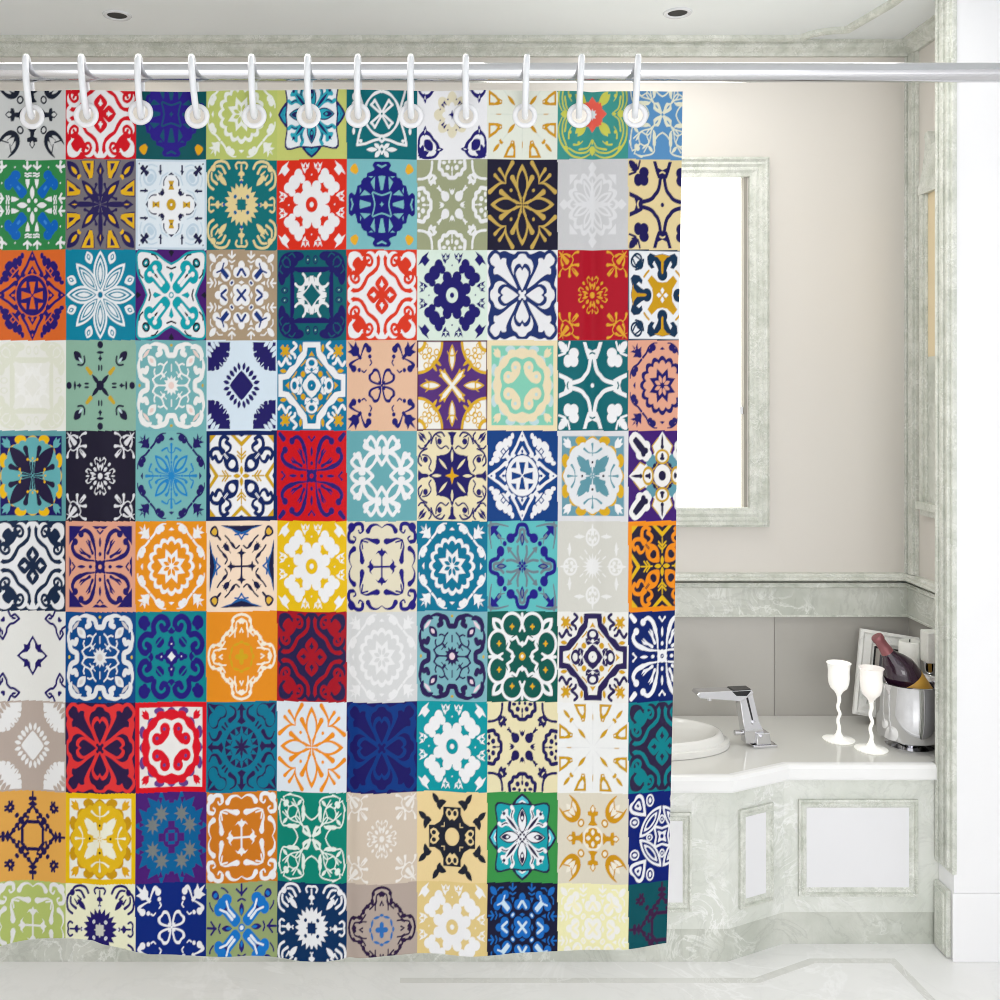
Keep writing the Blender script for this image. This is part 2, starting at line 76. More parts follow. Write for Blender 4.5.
TILE = [
[('claw',(207,209,208),(25,32,48),(214,215,214)),('scroll',(214,14,32),WH),('blob',(10,86,92),(42,24,135),(16,84,110),(228,168,20)),('ring',(190,201,112),(238,241,234)),('butterfly',(200,206,116),(35,25,95),(44,168,188),(236,241,246),(30,148,176)),('knot',(0,106,116),WH),('rose',(242,242,245),(30,25,112),(230,222,194)),('drops',(234,238,226),(206,150,24),(224,230,218)),('redstar',(62,150,142),(236,98,82),(226,236,238),(206,206,88)),('vine',(92,148,198),(234,234,208))],
[('green',(50,136,76),WH,(12,100,190),(60,140,215)),('dropstar',(120,114,120),(232,182,30),(120,114,120),(40,32,88)),('sparse',(228,238,246),(28,28,72),(202,160,30),(196,216,232),(243,245,248)),('sun',(0,110,116),(230,210,152),(0,110,116),(30,80,170)),('puff',(222,44,20),WH),('blob',(126,190,196),(22,16,122),(126,190,196),(236,176,40)),('cloud',(160,165,130),WH),('flower',(25,22,48),(202,170,86)),('lace',(206,206,208),(226,226,228)),('bone',(232,212,160),(25,20,86))],
[('lacecross',(222,106,42),(38,22,112)),('daisy',(0,130,160),(238,242,245),(0,110,145)),('wings',(72,20,112),WH,(0,160,172),(22,22,42)),('clubs',(172,150,122),WH,(20,50,122)),('curls',(0,96,106),(24,20,100),WH),('scroll',(222,54,26),WH),('puff',(222,238,226),(26,20,108)),('hearts',(240,241,243),(24,46,108),(236,236,239)),('sprays',(176,10,36),(226,166,46)),('bonegold',(238,240,244),(10,48,80),(206,156,20))],
[('curls',(240,240,233),(231,233,216),(246,246,242)),('darts',(142,182,162),(28,24,56),(202,166,42),(196,214,224)),('waves',(116,178,182),(242,241,239),(204,172,60),(238,212,204)),('fans',(216,231,243),(26,18,98)),('maze',(0,116,156),WH,(216,166,20)),('quad',(232,190,160),(22,20,112)),('royal',(86,46,122),(244,242,236),(220,174,40),(90,30,60)),('quatre',(241,224,184),(132,206,182),(190,220,226),(238,222,186),(132,206,182)),('bone',(0,101,110),WH),('ring',(228,166,140),(26,20,102))],
[('medal',(96,160,166),(26,20,98),(240,190,20),(102,176,182),(36,28,62),(102,176,182)),('sprays',(28,24,46),(228,228,233)),('bluesprig',(120,182,182),(30,20,98),(30,132,198)),('paisley',(0,30,92),WH,(202,160,20),(0,30,92)),('scrollwing',(206,6,22),(40,24,112)),('celtic',(104,170,178),WH),('swirlstar',(238,226,188),(30,24,102),(226,170,20)),('lacecross',(0,60,130),WH),('medalsprig',(222,222,226),(104,154,170),(216,170,26),(228,230,233),(94,150,164),WH,(30,30,50)),('jewel',(62,20,112),(240,238,236),(26,22,62),(202,162,40),(92,150,166))],
[('scroll',(20,40,70),(236,237,240)),('scrollwingframe',(226,162,136),(30,20,102),(30,20,102)),('ring',(233,146,20),WH),('feather',(246,221,197),(20,22,66),(20,92,164),(226,180,60)),('puff',(233,190,10),WH),('frame',(229,221,196),(26,18,122)),('ring',(0,116,150),WH),('omega',(96,190,192),(26,18,132),(112,128,140)),('ghost',(212,211,203),(234,234,233)),('paisley',(240,142,20),(32,26,52),(226,182,20),(240,142,20))],
[('lily',(233,233,229),(30,20,102)),('waves',(0,70,136),(232,233,234),(210,190,50),(214,208,206)),('spiral',(0,132,142),(30,20,122),(236,236,238)),('ribbon',(230,142,26),(246,236,216),(206,166,20)),('scroll',(166,10,32),(36,26,74)),('ring',(215,216,217),(236,236,237)),('waves',(126,180,190),(40,26,82),(210,178,60),(234,210,222)),('clover',(0,86,76),WH,(222,172,30)),('maze',(236,235,231),(36,26,82),(206,158,24)),('scrollwing',(0,30,102),WH)],
[('fans',(186,171,161),(238,238,238)),('hearts',(42,22,68),(226,52,54),(42,22,68)),('quatre',(220,10,30),(236,230,228),(104,62,138),(220,10,36),(238,236,234)),('comma',(0,116,146),(42,22,78)),('flower',(223,231,239),(236,142,22)),('hearts',(22,16,96),(0,54,130),(22,16,96)),('puff',(0,150,160),WH),('cloud',(233,223,182),(26,20,88)),('drops',(237,238,237),(198,152,20),(228,229,229)),('scroll',(0,126,136),(42,32,66))],
[('diamond',(229,171,82),(30,20,78)),('medalsprig',(233,190,10),(236,236,226),(200,150,12),(228,184,22),(240,238,218),(224,168,20),(30,30,30)),('stars',(74,26,116),(0,96,152),(120,126,126)),('frame',(206,120,26),WH),('vine',(0,130,112),(230,241,233)),('sprays',(211,196,179),(238,234,229)),('plate',(236,211,156),(26,31,46)),('butterfly',(56,146,72),(36,26,66),(240,241,245),(20,160,172),(80,196,216)),('claw',(221,214,196),(202,146,20),(238,232,218)),('petals',(0,26,112),WH)],
[('frame',(182,197,112),(233,233,233)),('sun',(239,239,207),(30,20,102),(205,205,195),(226,226,234)),('quad',(0,36,122),WH),('olive',(150,166,112),(20,116,200),(36,26,110),(232,240,246)),('sun',(0,46,92),(238,239,242),(0,40,90),(0,46,92)),('ribbon',(181,166,156),(42,22,62),(48,110,182)),('puff',(226,201,136),(241,241,243)),('clubs',(20,22,52),(22,106,192),(206,228,242)),('clubs',(240,236,184),(241,240,236),(246,240,200)),('diamond',(0,80,90),(60,26,66))],
]
NQ = 176
_g = (np.arange(NQ) + .5) / NQ * 100.0
_GX, _GY = np.meshgrid(_g, _g)          # GX along u, GY along v
def _smooth(p, closed, n=7):
    p = np.asarray(p, float); m = len(p); out = []
    rng = range(m) if closed else range(m - 1)
    for i in rng:
        if closed: a, b, c, d = p[i-1], p[i], p[(i+1) % m], p[(i+2) % m]
        else: a, b, c, d = p[max(i-1, 0)], p[i], p[i+1], p[min(i+2, m-1)]
        for k in range(n):
            t = k / n
            out.append(.5 * (2*b + (c-a)*t + (2*a-5*b+4*c-d)*t*t + (3*b-3*c+d-a)*t**3))
    if not closed: out.append(p[-1])
    return np.array(out)
def _fill(p):
    m = np.zeros((NQ, NQ), bool)
    for i in range(len(p)):
        x0, y0 = p[i-1]; x1, y1 = p[i]
        if y0 == y1: continue
        c = ((_GY >= y0) != (_GY >= y1)) & (_GX < x0 + (_GY - y0) * (x1 - x0) / (y1 - y0))
        m ^= c
    return m
def _stroke(p, w0, w1):
    m = np.zeros((NQ, NQ), bool); n = len(p) - 1
    for i in range(n):
        a, b = p[i], p[i+1]; d = b - a; q = max(float(d @ d), 1e-9)
        t = np.clip(((_GX - a[0]) * d[0] + (_GY - a[1]) * d[1]) / q, 0, 1)
        r = .5 * (w0 + (w1 - w0) * ((i + t) / n)**1.5)
        m |= (_GX - a[0] - t*d[0])**2 + (_GY - a[1] - t*d[1])**2 < r*r
    return m
def _polar(cx, cy):
    return np.hypot(_GX - cx, _GY - cy), np.arctan2(_GX - cx, _GY - cy)
def _star(cx, cy, n, ro, ri, ph):
    a = [(ro if k % 2 == 0 else ri, math.radians(ph) + math.pi * k / n) for k in range(int(2*n))]
    return _fill(np.array([(cx + r*math.sin(t), cy + r*math.cos(t)) for r, t in a]))
_shapes = {}
def _mask(op):
    if op in _shapes: return _shapes[op]
    s = op.lstrip('='); k = s[0]; v = [float(x) for x in s.split()[1:]]
    pts = lambda q: np.array(q).reshape(-1, 2)
    if k == 'P': m = _fill(pts(v))
    elif k == 'S':
        # the ends that lie on the tile's axes stay sharp: mirror them instead of rounding them off
        q = pts(v)
        m = _fill(_smooth(q, True)) if not ((q[:, 0] <= 0).any() and (q[:, 1] <= 0).any() or (q[:, 0] <= 0).sum() > 1) else _fill(np.vstack([_smooth(q[[i for i in range(len(q)) if tuple(q[i]) != (0, 0)]], False), [[0, 0]]]) if (q[:, 1] <= 0).any() else _smooth(q, False))
    elif k == 'L': m = _stroke(pts(v[1:]), v[0], v[0])
    elif k == 'C': m = _stroke(_smooth(pts(v[1:]), False, 5), v[0], v[0])
    elif k == 'T': m = _stroke(_smooth(pts(v[2:]), False, 5), v[0], v[1])
    elif k == 'E': m = ((_GX - v[0]) / v[2])**2 + ((_GY - v[1]) / v[3])**2 < 1
    elif k == 'O':
        a = np.array(v[:2]); b = np.array(v[2:4]); d = b - a; n = np.array([-d[1], d[0]]) / max(np.hypot(*d), 1e-9)
        t = np.linspace(0, 1, 15)[:, None]; h = np.sin(np.pi * t)**.85 * v[4] / 2
        m = _fill(np.vstack([a + d*t + n*h, (a + d*t - n*h)[::-1]]))
    elif k in 'KW':
        r, th = _polar(0, 0); R = v[0] + v[1] * (2*np.abs(np.cos(v[2] * th / 2)) - 1)
        m = np.abs(r - R) < v[3] / 2 if k == 'K' else (r < R) & (v[0] > 0)
    elif k == 'Z': m = _star(0, 0, *v)
    elif k == 'Y': m = _star(*v)
    if op[0] != '=': m = m | m.T
    _shapes[op] = m
    return m
def tile_quadrant(spec):
    pal = np.array(spec[1:], float) / 255
    pal = np.where(pal <= .04045, pal / 12.92, ((pal + .055) / 1.055)**2.4)
    img = np.empty((NQ, NQ, 3)); img[:] = pal[0]
    for op in MOT[spec[0]].split(';'):
        op = op.strip()
        if not op: continue
        s = op.lstrip('='); c = int(s[1])
        img[_mask(op)] = pal[min(c, len(pal) - 1)]
    for ax in (0, 1):                                   # soft print edges
        e = np.concatenate([img.take([0], ax), img, img.take([-1], ax)], ax)
        n = NQ; img = sum(e.take(range(k, k + n), ax) for k in range(3)) / 3
    return img
# ---------------------------------------------------------------- helpers
def lin(c):
    return tuple((x/255/12.92 if x/255 <= .04045 else ((x/255+.055)/1.055)**2.4) for x in c) + (1.0,)
def tag(o, label=None, cat=None, group=None, kind=None):
    if label: o['label'] = label
    if cat: o['category'] = cat
    if group: o['group'] = group
    if kind: o['kind'] = kind
    return o
def empty(name, loc, label, cat, group=None, rz=0):
    o = bpy.data.objects.new(name, None); COL.objects.link(o)
    o.empty_display_size = .05; o.location = loc; o.rotation_euler = (0, 0, rz)
    return tag(o, label, cat, group)
def obj(name, bm, mat, parent=None, smooth=False, loc=None):
    me = bpy.data.meshes.new(name)
    bmesh.ops.recalc_face_normals(bm, faces=bm.faces[:])
    bm.to_mesh(me); bm.free()
    if smooth:
        for p in me.polygons: p.use_smooth = True
        me.set_sharp_from_angle(angle=math.radians(smooth if smooth > 1 else 40))
    o = bpy.data.objects.new(name, me); COL.objects.link(o)
    me.materials.append(mat)
    if loc: o.location = loc
    if parent: o.parent = parent
    return o
def struct(name, bm, mat, parent=None, smooth=False):
    o = obj(name, bm, mat, parent, smooth)
    if not parent: o['kind'] = 'structure'
    return o
def box(bm, a, b, bev=0.0):
    r = bmesh.ops.create_cube(bm, size=1)
    s = [b[i]-a[i] for i in range(3)]; c = [(a[i]+b[i])/2 for i in range(3)]
    bmesh.ops.transform(bm, matrix=Matrix.Translation(c) @ Matrix.Diagonal((*s, 1)), verts=r['verts'])
    if bev:
        es = list({e for v in r['verts'] for e in v.link_edges})
        bmesh.ops.bevel(bm, geom=es, offset=bev, segments=2, profile=.6, affect='EDGES')
    return bm
def BM(): return bmesh.new()
def lathe(bm, prof, seg=48, M=None, close=False):
    rings = []
    for r, z in prof:
        if r < 1e-6: rings.append([bm.verts.new((0, 0, z))])
        else: rings.append([bm.verts.new((r*math.cos(2*PI*k/seg), r*math.sin(2*PI*k/seg), z)) for k in range(seg)])
    for a, b in zip(rings, rings[1:]):
        for k in range(seg):
            k2 = (k+1) % seg
            if len(a) == 1 and len(b) == 1: continue
            if len(a) == 1: bm.faces.new((a[0], b[k], b[k2]))
            elif len(b) == 1: bm.faces.new((a[k], a[k2], b[0]))
            else: bm.faces.new((a[k], a[k2], b[k2], b[k]))
    if M is not None:
        bmesh.ops.transform(bm, matrix=M, verts=[v for r in rings for v in r])
    return bm
def tube(bm, pts, rad, seg=12, closed=False, caps=True):
    pts = [Vector(p) for p in pts]; n = len(pts)
    rr = rad if hasattr(rad, '__len__') else [rad]*n
    rings = []; ref = None
    for i, p in enumerate(pts):
        if closed: t = pts[(i+1) % n] - pts[i-1]
        else: t = pts[min(i+1, n-1)] - pts[max(i-1, 0)]
        t.normalize()
        if ref is None: ref = t.orthogonal().normalized()
        ref = (ref - t*ref.dot(t)).normalized(); s = t.cross(ref)
        rings.append([bm.verts.new(p + (ref*math.cos(2*PI*k/seg) + s*math.sin(2*PI*k/seg))*rr[i]) for k in range(seg)])
    for i in range(n if closed else n-1):
        a, b = rings[i], rings[(i+1) % n]
        for k in range(seg): bm.faces.new((a[k], a[(k+1) % seg], b[(k+1) % seg], b[k]))
    if not closed and caps:
        bm.faces.new(rings[0][::-1]); bm.faces.new(rings[-1])
    return bm
def prism(bm, poly, axis, a, b, bev=0):
    """extrude a 2-D polygon along an axis: axis 'z' -> poly is (x,y), 'y' -> (x,z), 'x' -> (y,z)"""
    def P(p, h):
        return {'z': (p[0], p[1], h), 'y': (p[0], h, p[1]), 'x': (h, p[0], p[1])}[axis]
    A = [bm.verts.new(P(p, a)) for p in poly]; B = [bm.verts.new(P(p, b)) for p in poly]
    n = len(poly); fs = []
    for i in range(n): fs.append(bm.faces.new((A[i], A[(i+1) % n], B[(i+1) % n], B[i])))
    fs.append(bm.faces.new(A[::-1])); fs.append(bm.faces.new(B))
    if bev:
        bmesh.ops.bevel(bm, geom=list({e for f in fs for e in f.edges}), offset=bev, segments=2, profile=.6, affect='EDGES')
    return bm
def sweep(bm, path, prof, up=(0, 0, 1), closed=False):
    """sweep a profile [(out, up)] along a path with mitred corners; out = to the right-hand side of the path direction"""
    path = [Vector(p) for p in path]; up = Vector(up).normalized(); n = len(path); rings = []
    for i, p in enumerate(path):
        d0 = (p - path[i-1]).normalized() if (i > 0 or closed) else None
        d1 = (path[(i+1) % n] - p).normalized() if (i < n-1 or closed) else None
        d0 = d0 or d1; d1 = d1 or d0
        n0 = d0.cross(up).normalized(); n1 = d1.cross(up).normalized()
        m = (n0 + n1).normalized(); m = m / max(m.dot(n0), .2)
        rings.append([bm.verts.new(p + m*o + up*h) for o, h in prof])
    k = len(prof)
    for i in range(n if closed else n-1):
        a, b = rings[i], rings[(i+1) % n]
        for j in range(k): bm.faces.new((a[j], a[(j+1) % k], b[(j+1) % k], b[j]))
    if not closed:
        bm.faces.new(rings[0]); bm.faces.new(rings[-1][::-1])
    return bm
def catmull(pts, n=6, closed=False):
    pts = [Vector(p) for p in pts]; m = len(pts); out = []
    for i in range(m if closed else m-1):
        if closed: a, b, c, d = pts[i-1], pts[i], pts[(i+1) % m], pts[(i+2) % m]
        else: a, b, c, d = pts[max(i-1, 0)], pts[i], pts[i+1], pts[min(i+2, m-1)]
        for k in range(n):
            t = k/n
            out.append(.5*((2*b) + (c-a)*t + (2*a-5*b+4*c-d)*t*t + (3*b-3*c+d-a)*t**3))
    if not closed: out.append(pts[-1])
    return out
# ---------------------------------------------------------------- materials
def mat(name, col, rough=.5, metal=0, spec=.5, noise=0, nscale=6, bump=0, emit=0, trans=0, alpha=1, coat=0):
    m = bpy.data.materials.new(name); m.use_nodes = True
    nt = m.node_tree; b = nt.nodes['Principled BSDF']; L = nt.links
    b.inputs['Base Color'].default_value = lin(col); b.inputs['Roughness'].default_value = rough
    b.inputs['Metallic'].default_value = metal; b.inputs['Specular IOR Level'].default_value = spec
    b.inputs['Transmission Weight'].default_value = trans; b.inputs['Alpha'].default_value = alpha
    b.inputs['Coat Weight'].default_value = coat
    if emit:
        b.inputs['Emission Color'].default_value = lin(col); b.inputs['Emission Strength'].default_value = emit
    tc = nt.nodes.new('ShaderNodeTexCoord'); nz = nt.nodes.new('ShaderNodeTexNoise')
    nz.inputs['Scale'].default_value = nscale; nz.inputs['Detail'].default_value = 4
    L.new(tc.outputs['Object'], nz.inputs['Vector'])
    if noise:
        rp = nt.nodes.new('ShaderNodeMapRange'); rp.inputs['To Min'].default_value = 1-noise; rp.inputs['To Max'].default_value = 1+noise
        L.new(nz.outputs['Fac'], rp.inputs['Value'])
        mx = nt.nodes.new('ShaderNodeMix'); mx.data_type = 'RGBA'; mx.blend_type = 'MULTIPLY'; mx.inputs['Factor'].default_value = 1
        mx.inputs['A'].default_value = lin(col); L.new(rp.outputs['Result'], mx.inputs['B'])
        L.new(mx.outputs['Result'], b.inputs['Base Color'])
    if bump:
        bp = nt.nodes.new('ShaderNodeBump'); bp.inputs['Strength'].default_value = bump; bp.inputs['Distance'].default_value = .003
        L.new(nz.outputs['Fac'], bp.inputs['Height']); L.new(bp.outputs['Normal'], b.inputs['Normal'])
    return m
def marble(name, base, dark, light, scale=3.0, rough=.3, vein=.03, stretch=(1, 1, 1), bump=.25, dv=.5):
    """cloudy stone with thin pale crackle veins and some dark ones"""
    m = bpy.data.materials.new(name); m.use_nodes = True
    nt = m.node_tree; N = nt.nodes; L = nt.links; b = N['Principled BSDF']
    b.inputs['Roughness'].default_value = rough
    tc = N.new('ShaderNodeTexCoord'); mp = N.new('ShaderNodeMapping'); mp.inputs['Scale'].default_value = stretch
    mp.inputs['Rotation'].default_value = (.3, .5, .2)
    L.new(tc.outputs['Object'], mp.inputs['Vector'])
    def noise(s, d=6, dist=0, off=0):
        n = N.new('ShaderNodeTexNoise'); n.inputs['Scale'].default_value = s; n.inputs['Detail'].default_value = d
        n.inputs['Roughness'].default_value = .6; n.inputs['Distortion'].default_value = dist
        if off:
            a = N.new('ShaderNodeVectorMath'); a.operation = 'ADD'; a.inputs[1].default_value = (off, off*2, off*3)
            L.new(mp.outputs['Vector'], a.inputs[0]); L.new(a.outputs[0], n.inputs['Vector'])
        else: L.new(mp.outputs['Vector'], n.inputs['Vector'])
        return n.outputs['Fac']
    def veins(fac, w):
        s = N.new('ShaderNodeMath'); s.operation = 'SUBTRACT'; s.inputs[1].default_value = .5; L.new(fac, s.inputs[0])
        a = N.new('ShaderNodeMath'); a.operation = 'ABSOLUTE'; L.new(s.outputs[0], a.inputs[0])
        r = N.new('ShaderNodeMapRange'); r.inputs['From Max'].default_value = w; r.inputs['To Min'].default_value = 1; r.inputs['To Max'].default_value = 0
        L.new(a.outputs[0], r.inputs['Value']); return r.outputs['Result']
    def mul(a, k):
        s = N.new('ShaderNodeMath'); s.operation = 'MULTIPLY'; L.new(a, s.inputs[0])
        if isinstance(k, float): s.inputs[1].default_value = k
        else: L.new(k, s.inputs[1])
        return s.outputs[0]
    def mix(f, A, B):
        x = N.new('ShaderNodeMix'); x.data_type = 'RGBA'; L.new(f, x.inputs['Factor'])
        for k, v in (('A', A), ('B', B)):
            if isinstance(v, tuple): x.inputs[k].default_value = v
            else: L.new(v, x.inputs[k])
        return x.outputs['Result']
    cl = N.new('ShaderNodeMapRange'); cl.inputs['From Min'].default_value = .38; cl.inputs['From Max'].default_value = .66
    L.new(noise(scale, 8), cl.inputs['Value'])
    c = mix(cl.outputs['Result'], lin(base), lin(dark))
    patch = N.new('ShaderNodeMapRange'); patch.inputs['From Min'].default_value = .45; patch.inputs['From Max'].default_value = .62
    L.new(noise(scale*.8, 3, 0, 3.1), patch.inputs['Value'])
    lv = veins(noise(scale*1.7, 5, 1.6, 7.7), vein)
    c = mix(mul(mul(lv, patch.outputs['Result']), .95), c, lin(light))
    dvv = veins(noise(scale*1.2, 6, 1.2, 1.9), vein*.7)
    c = mix(mul(dvv, dv), c, lin(tuple(x*.72 for x in dark)))
    L.new(c, b.inputs['Base Color'])
    if bump:
        bp = N.new('ShaderNodeBump'); bp.inputs['Strength'].default_value = bump; bp.inputs['Distance'].default_value = .004
        L.new(lv, bp.inputs['Height']); L.new(bp.outputs['Normal'], b.inputs['Normal'])
    return m
M = {}
M['stone'] = marble('pale_green_marble', (224,226,220), (208,212,203), (244,245,243), 3.6, vein=.045, dv=.14)
M['stone_band'] = marble('grey_green_marble', (210,212,204), (186,190,180), (234,236,231), 3.6, vein=.045, dv=.2)
M['stone_trim'] = marble('trim_marble', (222,224,216), (198,202,191), (240,241,236), 15, vein=.045, bump=.35, dv=.25)
M['floor'] = marble('white_floor_marble', (243,243,242), (236,236,235), (250,250,250), 1.2, rough=.16, bump=0, dv=.06)
M['inlay'] = marble('grey_floor_inlay', (228,228,225), (218,218,214), (236,236,234), 4, rough=.2, bump=0, dv=.1)
M['counter'] = mat('polished_white_counter', (222,221,216), .08, noise=.02, nscale=2)
M['lip'] = mat('counter_edge', (240,240,240), .15)
M['panel'] = mat('grey_white_panel', (230,230,233), .35, noise=.01)
M['wall'] = mat('warm_grey_wall', (217,212,205), .35, noise=.012, nscale=1.2)
M['splash'] = mat('grey_backsplash', (176,173,167), .25, noise=.03, nscale=1.5)
M['splash_light'] = mat('grey_backsplash_panel', (185,182,176), .25, noise=.03, nscale=1.5)
M['ceil'] = mat('ceiling_paint', (236,240,241), .5, noise=.01, nscale=1)
M['white'] = mat('glossy_white_wall', (243,243,245), .2, noise=.006)
M['ceramic'] = mat('white_ceramic', (236,235,231), .08, noise=.01)
M['chrome'] = mat('chrome', (214,214,217), .06, metal=1, noise=.02)
M['rod'] = mat('brushed_chrome', (205,205,208), .13, metal=1, noise=.02, nscale=30)
M['dark'] = mat('black_glass', (12,12,14), .1, noise=.1)
M['plastic'] = mat('white_plastic', (226,228,232), .25, noise=.005)
M['eyelet'] = mat('white_eyelet', (222,222,225), .3, noise=.005)
M['pane'] = mat('lit_window_pane', (255,254,246), .2, emit=1.5)
M['void'] = mat('dark_lamp_recess', (20,20,20), .6, noise=.1)
M['warm_reflection'] = mat('painted_warm_reflection', (226,208,172), .2, noise=.05, nscale=3)  # warm reflection in the glass, painted as its colour
M['glass_white'] = mat('glowing_opal_glass', (252,251,246), .1, spec=.6, noise=.004, emit=.25)  # faint emission added to whiten the goblets; they are no lamps
M['glass_clear'] = mat('glowing_milky_glass', (250,246,242), .08, noise=.004, emit=.25, alpha=.55)  # faint emission added so the translucent bowl shows brighter
M['bottle'] = mat('dark_wine_glass', (44,22,40), .06, noise=.1, coat=.5)
M['foil'] = mat('rose_foil', (140,84,88), .35, metal=.3, noise=.06, nscale=30)
M['label'] = mat('gold_paper_label', (196,150,60), .5, noise=.08, nscale=14)
M['frame'] = marble('white_frame', (246,246,243), (232,232,227), (252,252,250), 5, rough=.35, bump=.1, dv=.2)
M['mat_black'] = mat('black_line', (28,28,30), .4, noise=.05)
M['art'] = mat('pale_picture', (196,190,182), .5, noise=.05)
M['art_dark'] = mat('grey_picture', (92,90,96), .5, noise=.15, nscale=12)
M['candle'] = marble('ivory_wax', (250,250,246), (240,241,235), (253,253,251), 4, rough=.4, bump=.1, dv=.1)
# ---------------------------------------------------------------- the room (camera looks along +Y, floor at z = 0)
H = 2.195                       # eye height
CEIL = 3.765; YB = 4.54; YP = 3.84; XR = 2.18; XL = -2.4; XE = 2.42
b = BM(); box(b, (XL-.1, -.6, -.1), (3.2, YB+.1, 0)); struct('floor', b, M['floor'])
b = BM(); box(b, (XL-.1, -.6, CEIL), (3.2, YB+.1, CEIL+.1)); struct('ceiling', b, M['ceil'])
WX0, WX1, WZ0, WZ1 = .25, 1.436, 1.648, 3.176       # window opening
b = BM()
box(b, (XL-.1, YB, 0), (WX0, YB+.1, CEIL)); box(b, (WX1, YB, 0), (XR+.1, YB+.1, CEIL))
box(b, (WX0, YB, 0), (WX1, YB+.1, WZ0)); box(b, (WX0, YB, WZ1), (WX1, YB+.1, CEIL))
bmesh.ops.remove_doubles(b, verts=b.verts[:], dist=1e-5)
struct('wall_back', b, M['wall'])
b = BM(); box(b, (XL-.1, -.6, 0), (XL, YB, CEIL)); struct('wall_left', b, M['wall'])
b = BM(); box(b, (XR, 3.97, 0), (XR+.1, YB, CEIL)); struct('wall_right', b, M['wall'])
b = BM(); box(b, (2.012, YP, 0), (3.1, 3.97, CEIL)); struct('wall_front', b, M['white'])
b = BM(); box(b, (XE, -.6, 0), (XE+.1, YP, CEIL)); struct('wall_side', b, M['white'])
b = BM(); box(b, (2.005, YP-.006, 0), (XE, YP+.0, .263), .004); struct('baseboard_front', b, M['white'])
# backsplash panels between counter and chair rail
b = BM(); box(b, (XL, YB-.012, .72), (1.557, YB, 1.17)); struct('trim_1', b, M['splash_light'])
b = BM(); box(b, (1.560, YB-.012, .72), (XR, YB, 1.17)); struct('trim_2', b, M['splash'])
b = BM(); box(b, (XR-.012, 3.97, .72), (XR, YB-.012, 1.17)); struct('trim_3', b, M['splash'])
# chair rail: marble band with a moulded cap, along the back wall and the right wall
def rail(name, prof, m):
    p = BM(); sweep(p, [(XL, YB, 0), (XR, YB, 0), (XR, 3.97, 0)], prof); return struct(name, p, m)
rail('trim_4', [(0, 1.17), (.02, 1.17), (.02, 1.305), (0, 1.305)], M['stone_band'])
rail('trim_5', [(0, 1.336), (.046, 1.336), (.05, 1.342), (.044, 1.35), (.03, 1.354), (.022, 1.364), (0, 1.367)], M['stone_trim'])
rail('trim_13', [(0, 1.302), (.03, 1.302), (.036, 1.308), (.03, 1.318), (.038, 1.326), (0, 1.327)], M['stone_trim'])
rail('trim_6', [(0, 1.17), (.026, 1.17), (.026, 1.178), (0, 1.182)], M['stone_trim'])
# crown moulding
def crown(name, prof, m):
    p = BM(); sweep(p, [(XL, YB, 0), (XR, YB, 0), (XR, 3.97, 0)], prof); return struct(name, p, m)
crown('trim_7', [(0, 3.705), (.018, 3.705), (.026, 3.718), (.05, 3.734), (.055, 3.75), (.07, 3.757), (.07, CEIL), (0, CEIL)], M['stone_trim'])
# corner moulding where back and right wall meet
b = BM()
for x0, x1, d in ((2.152, 2.162, .012), (2.162, XR, .02)):
    box(b, (x0, YB-d, 1.366), (x1, YB, 3.705), .003)
for y0, y1, d in ((4.455, 4.467, .016), (4.467, 4.51, .026)):
    box(b, (XR-d, y0, 1.366), (XR, y1, 3.705), .003)
struct('trim_8', b, M['stone_trim'])
# raised moulding on the ceiling
def cz(px, py): Y = (CEIL-H)*1000/(390-py); return ((px-430)*Y/1000, Y, CEIL)
cp = [cz(-150, 37), cz(790, 37)] + [tuple(v) for v in catmull([cz(802, 36.5), cz(812, 32.5), cz(828, 29.5), cz(848, 28)], 4)] + [cz(892, 2), cz(905, -8)]
cp2 = [tuple(v) for v in catmull([cz(846, -8), cz(858, 2.5), cz(875, 4.2), cz(897, -2)], 4)]
b = BM(); sweep(b, cp, [(-.022, 0), (-.022, -.012), (-.01, -.02), (.004, -.014), (.012, -.022), (.024, -.014), (.024, 0)]); struct('trim_9', b, M['stone_trim'])
# marble jamb on the side face of the white wall: three reeds, and a plinth block below
b = BM()
box(b, (2.002, 3.845, .335), (2.012, 3.955, CEIL), .002)
for y0, y1, d in ((3.850, 3.866, .010), (3.874, 3.881, .006), (3.888, 3.908, .009), (3.915, 3.922, .006), (3.930, 3.948, .010)):
    box(b, (2.002-d, y0, .335 + (3.97-y0)*.15), (2.004, y1, CEIL), .003)
box(b, (2.002, 3.832, 0.335), (2.02, 3.846, CEIL), .004)
struct('trim_10', b, M['stone_trim'])
b = BM(); box(b, (1.992, 3.858, .004), (2.012, 3.953, .262), .004); box(b, (1.986, 3.874, .03), (1.996, 3.938, .244), .004)
struct('trim_11', b, M['stone_trim'])
# inlaid grey lines in the floor
def fz(px, py): Y = H*1000/(py-390); return ((px-430)*Y/1000, Y)
b = BM()
fl = [fz(400, 980.5), fz(757, 980.5), fz(812, 961), fz(893, 961), fz(935, 1004)]
sweep(b, [(x, y, 0) for x, y in fl], [(-.016, 0), (-.016, .0008), (.016, .0008), (.016, 0)])
struct('trim_12', b, M['inlay'])
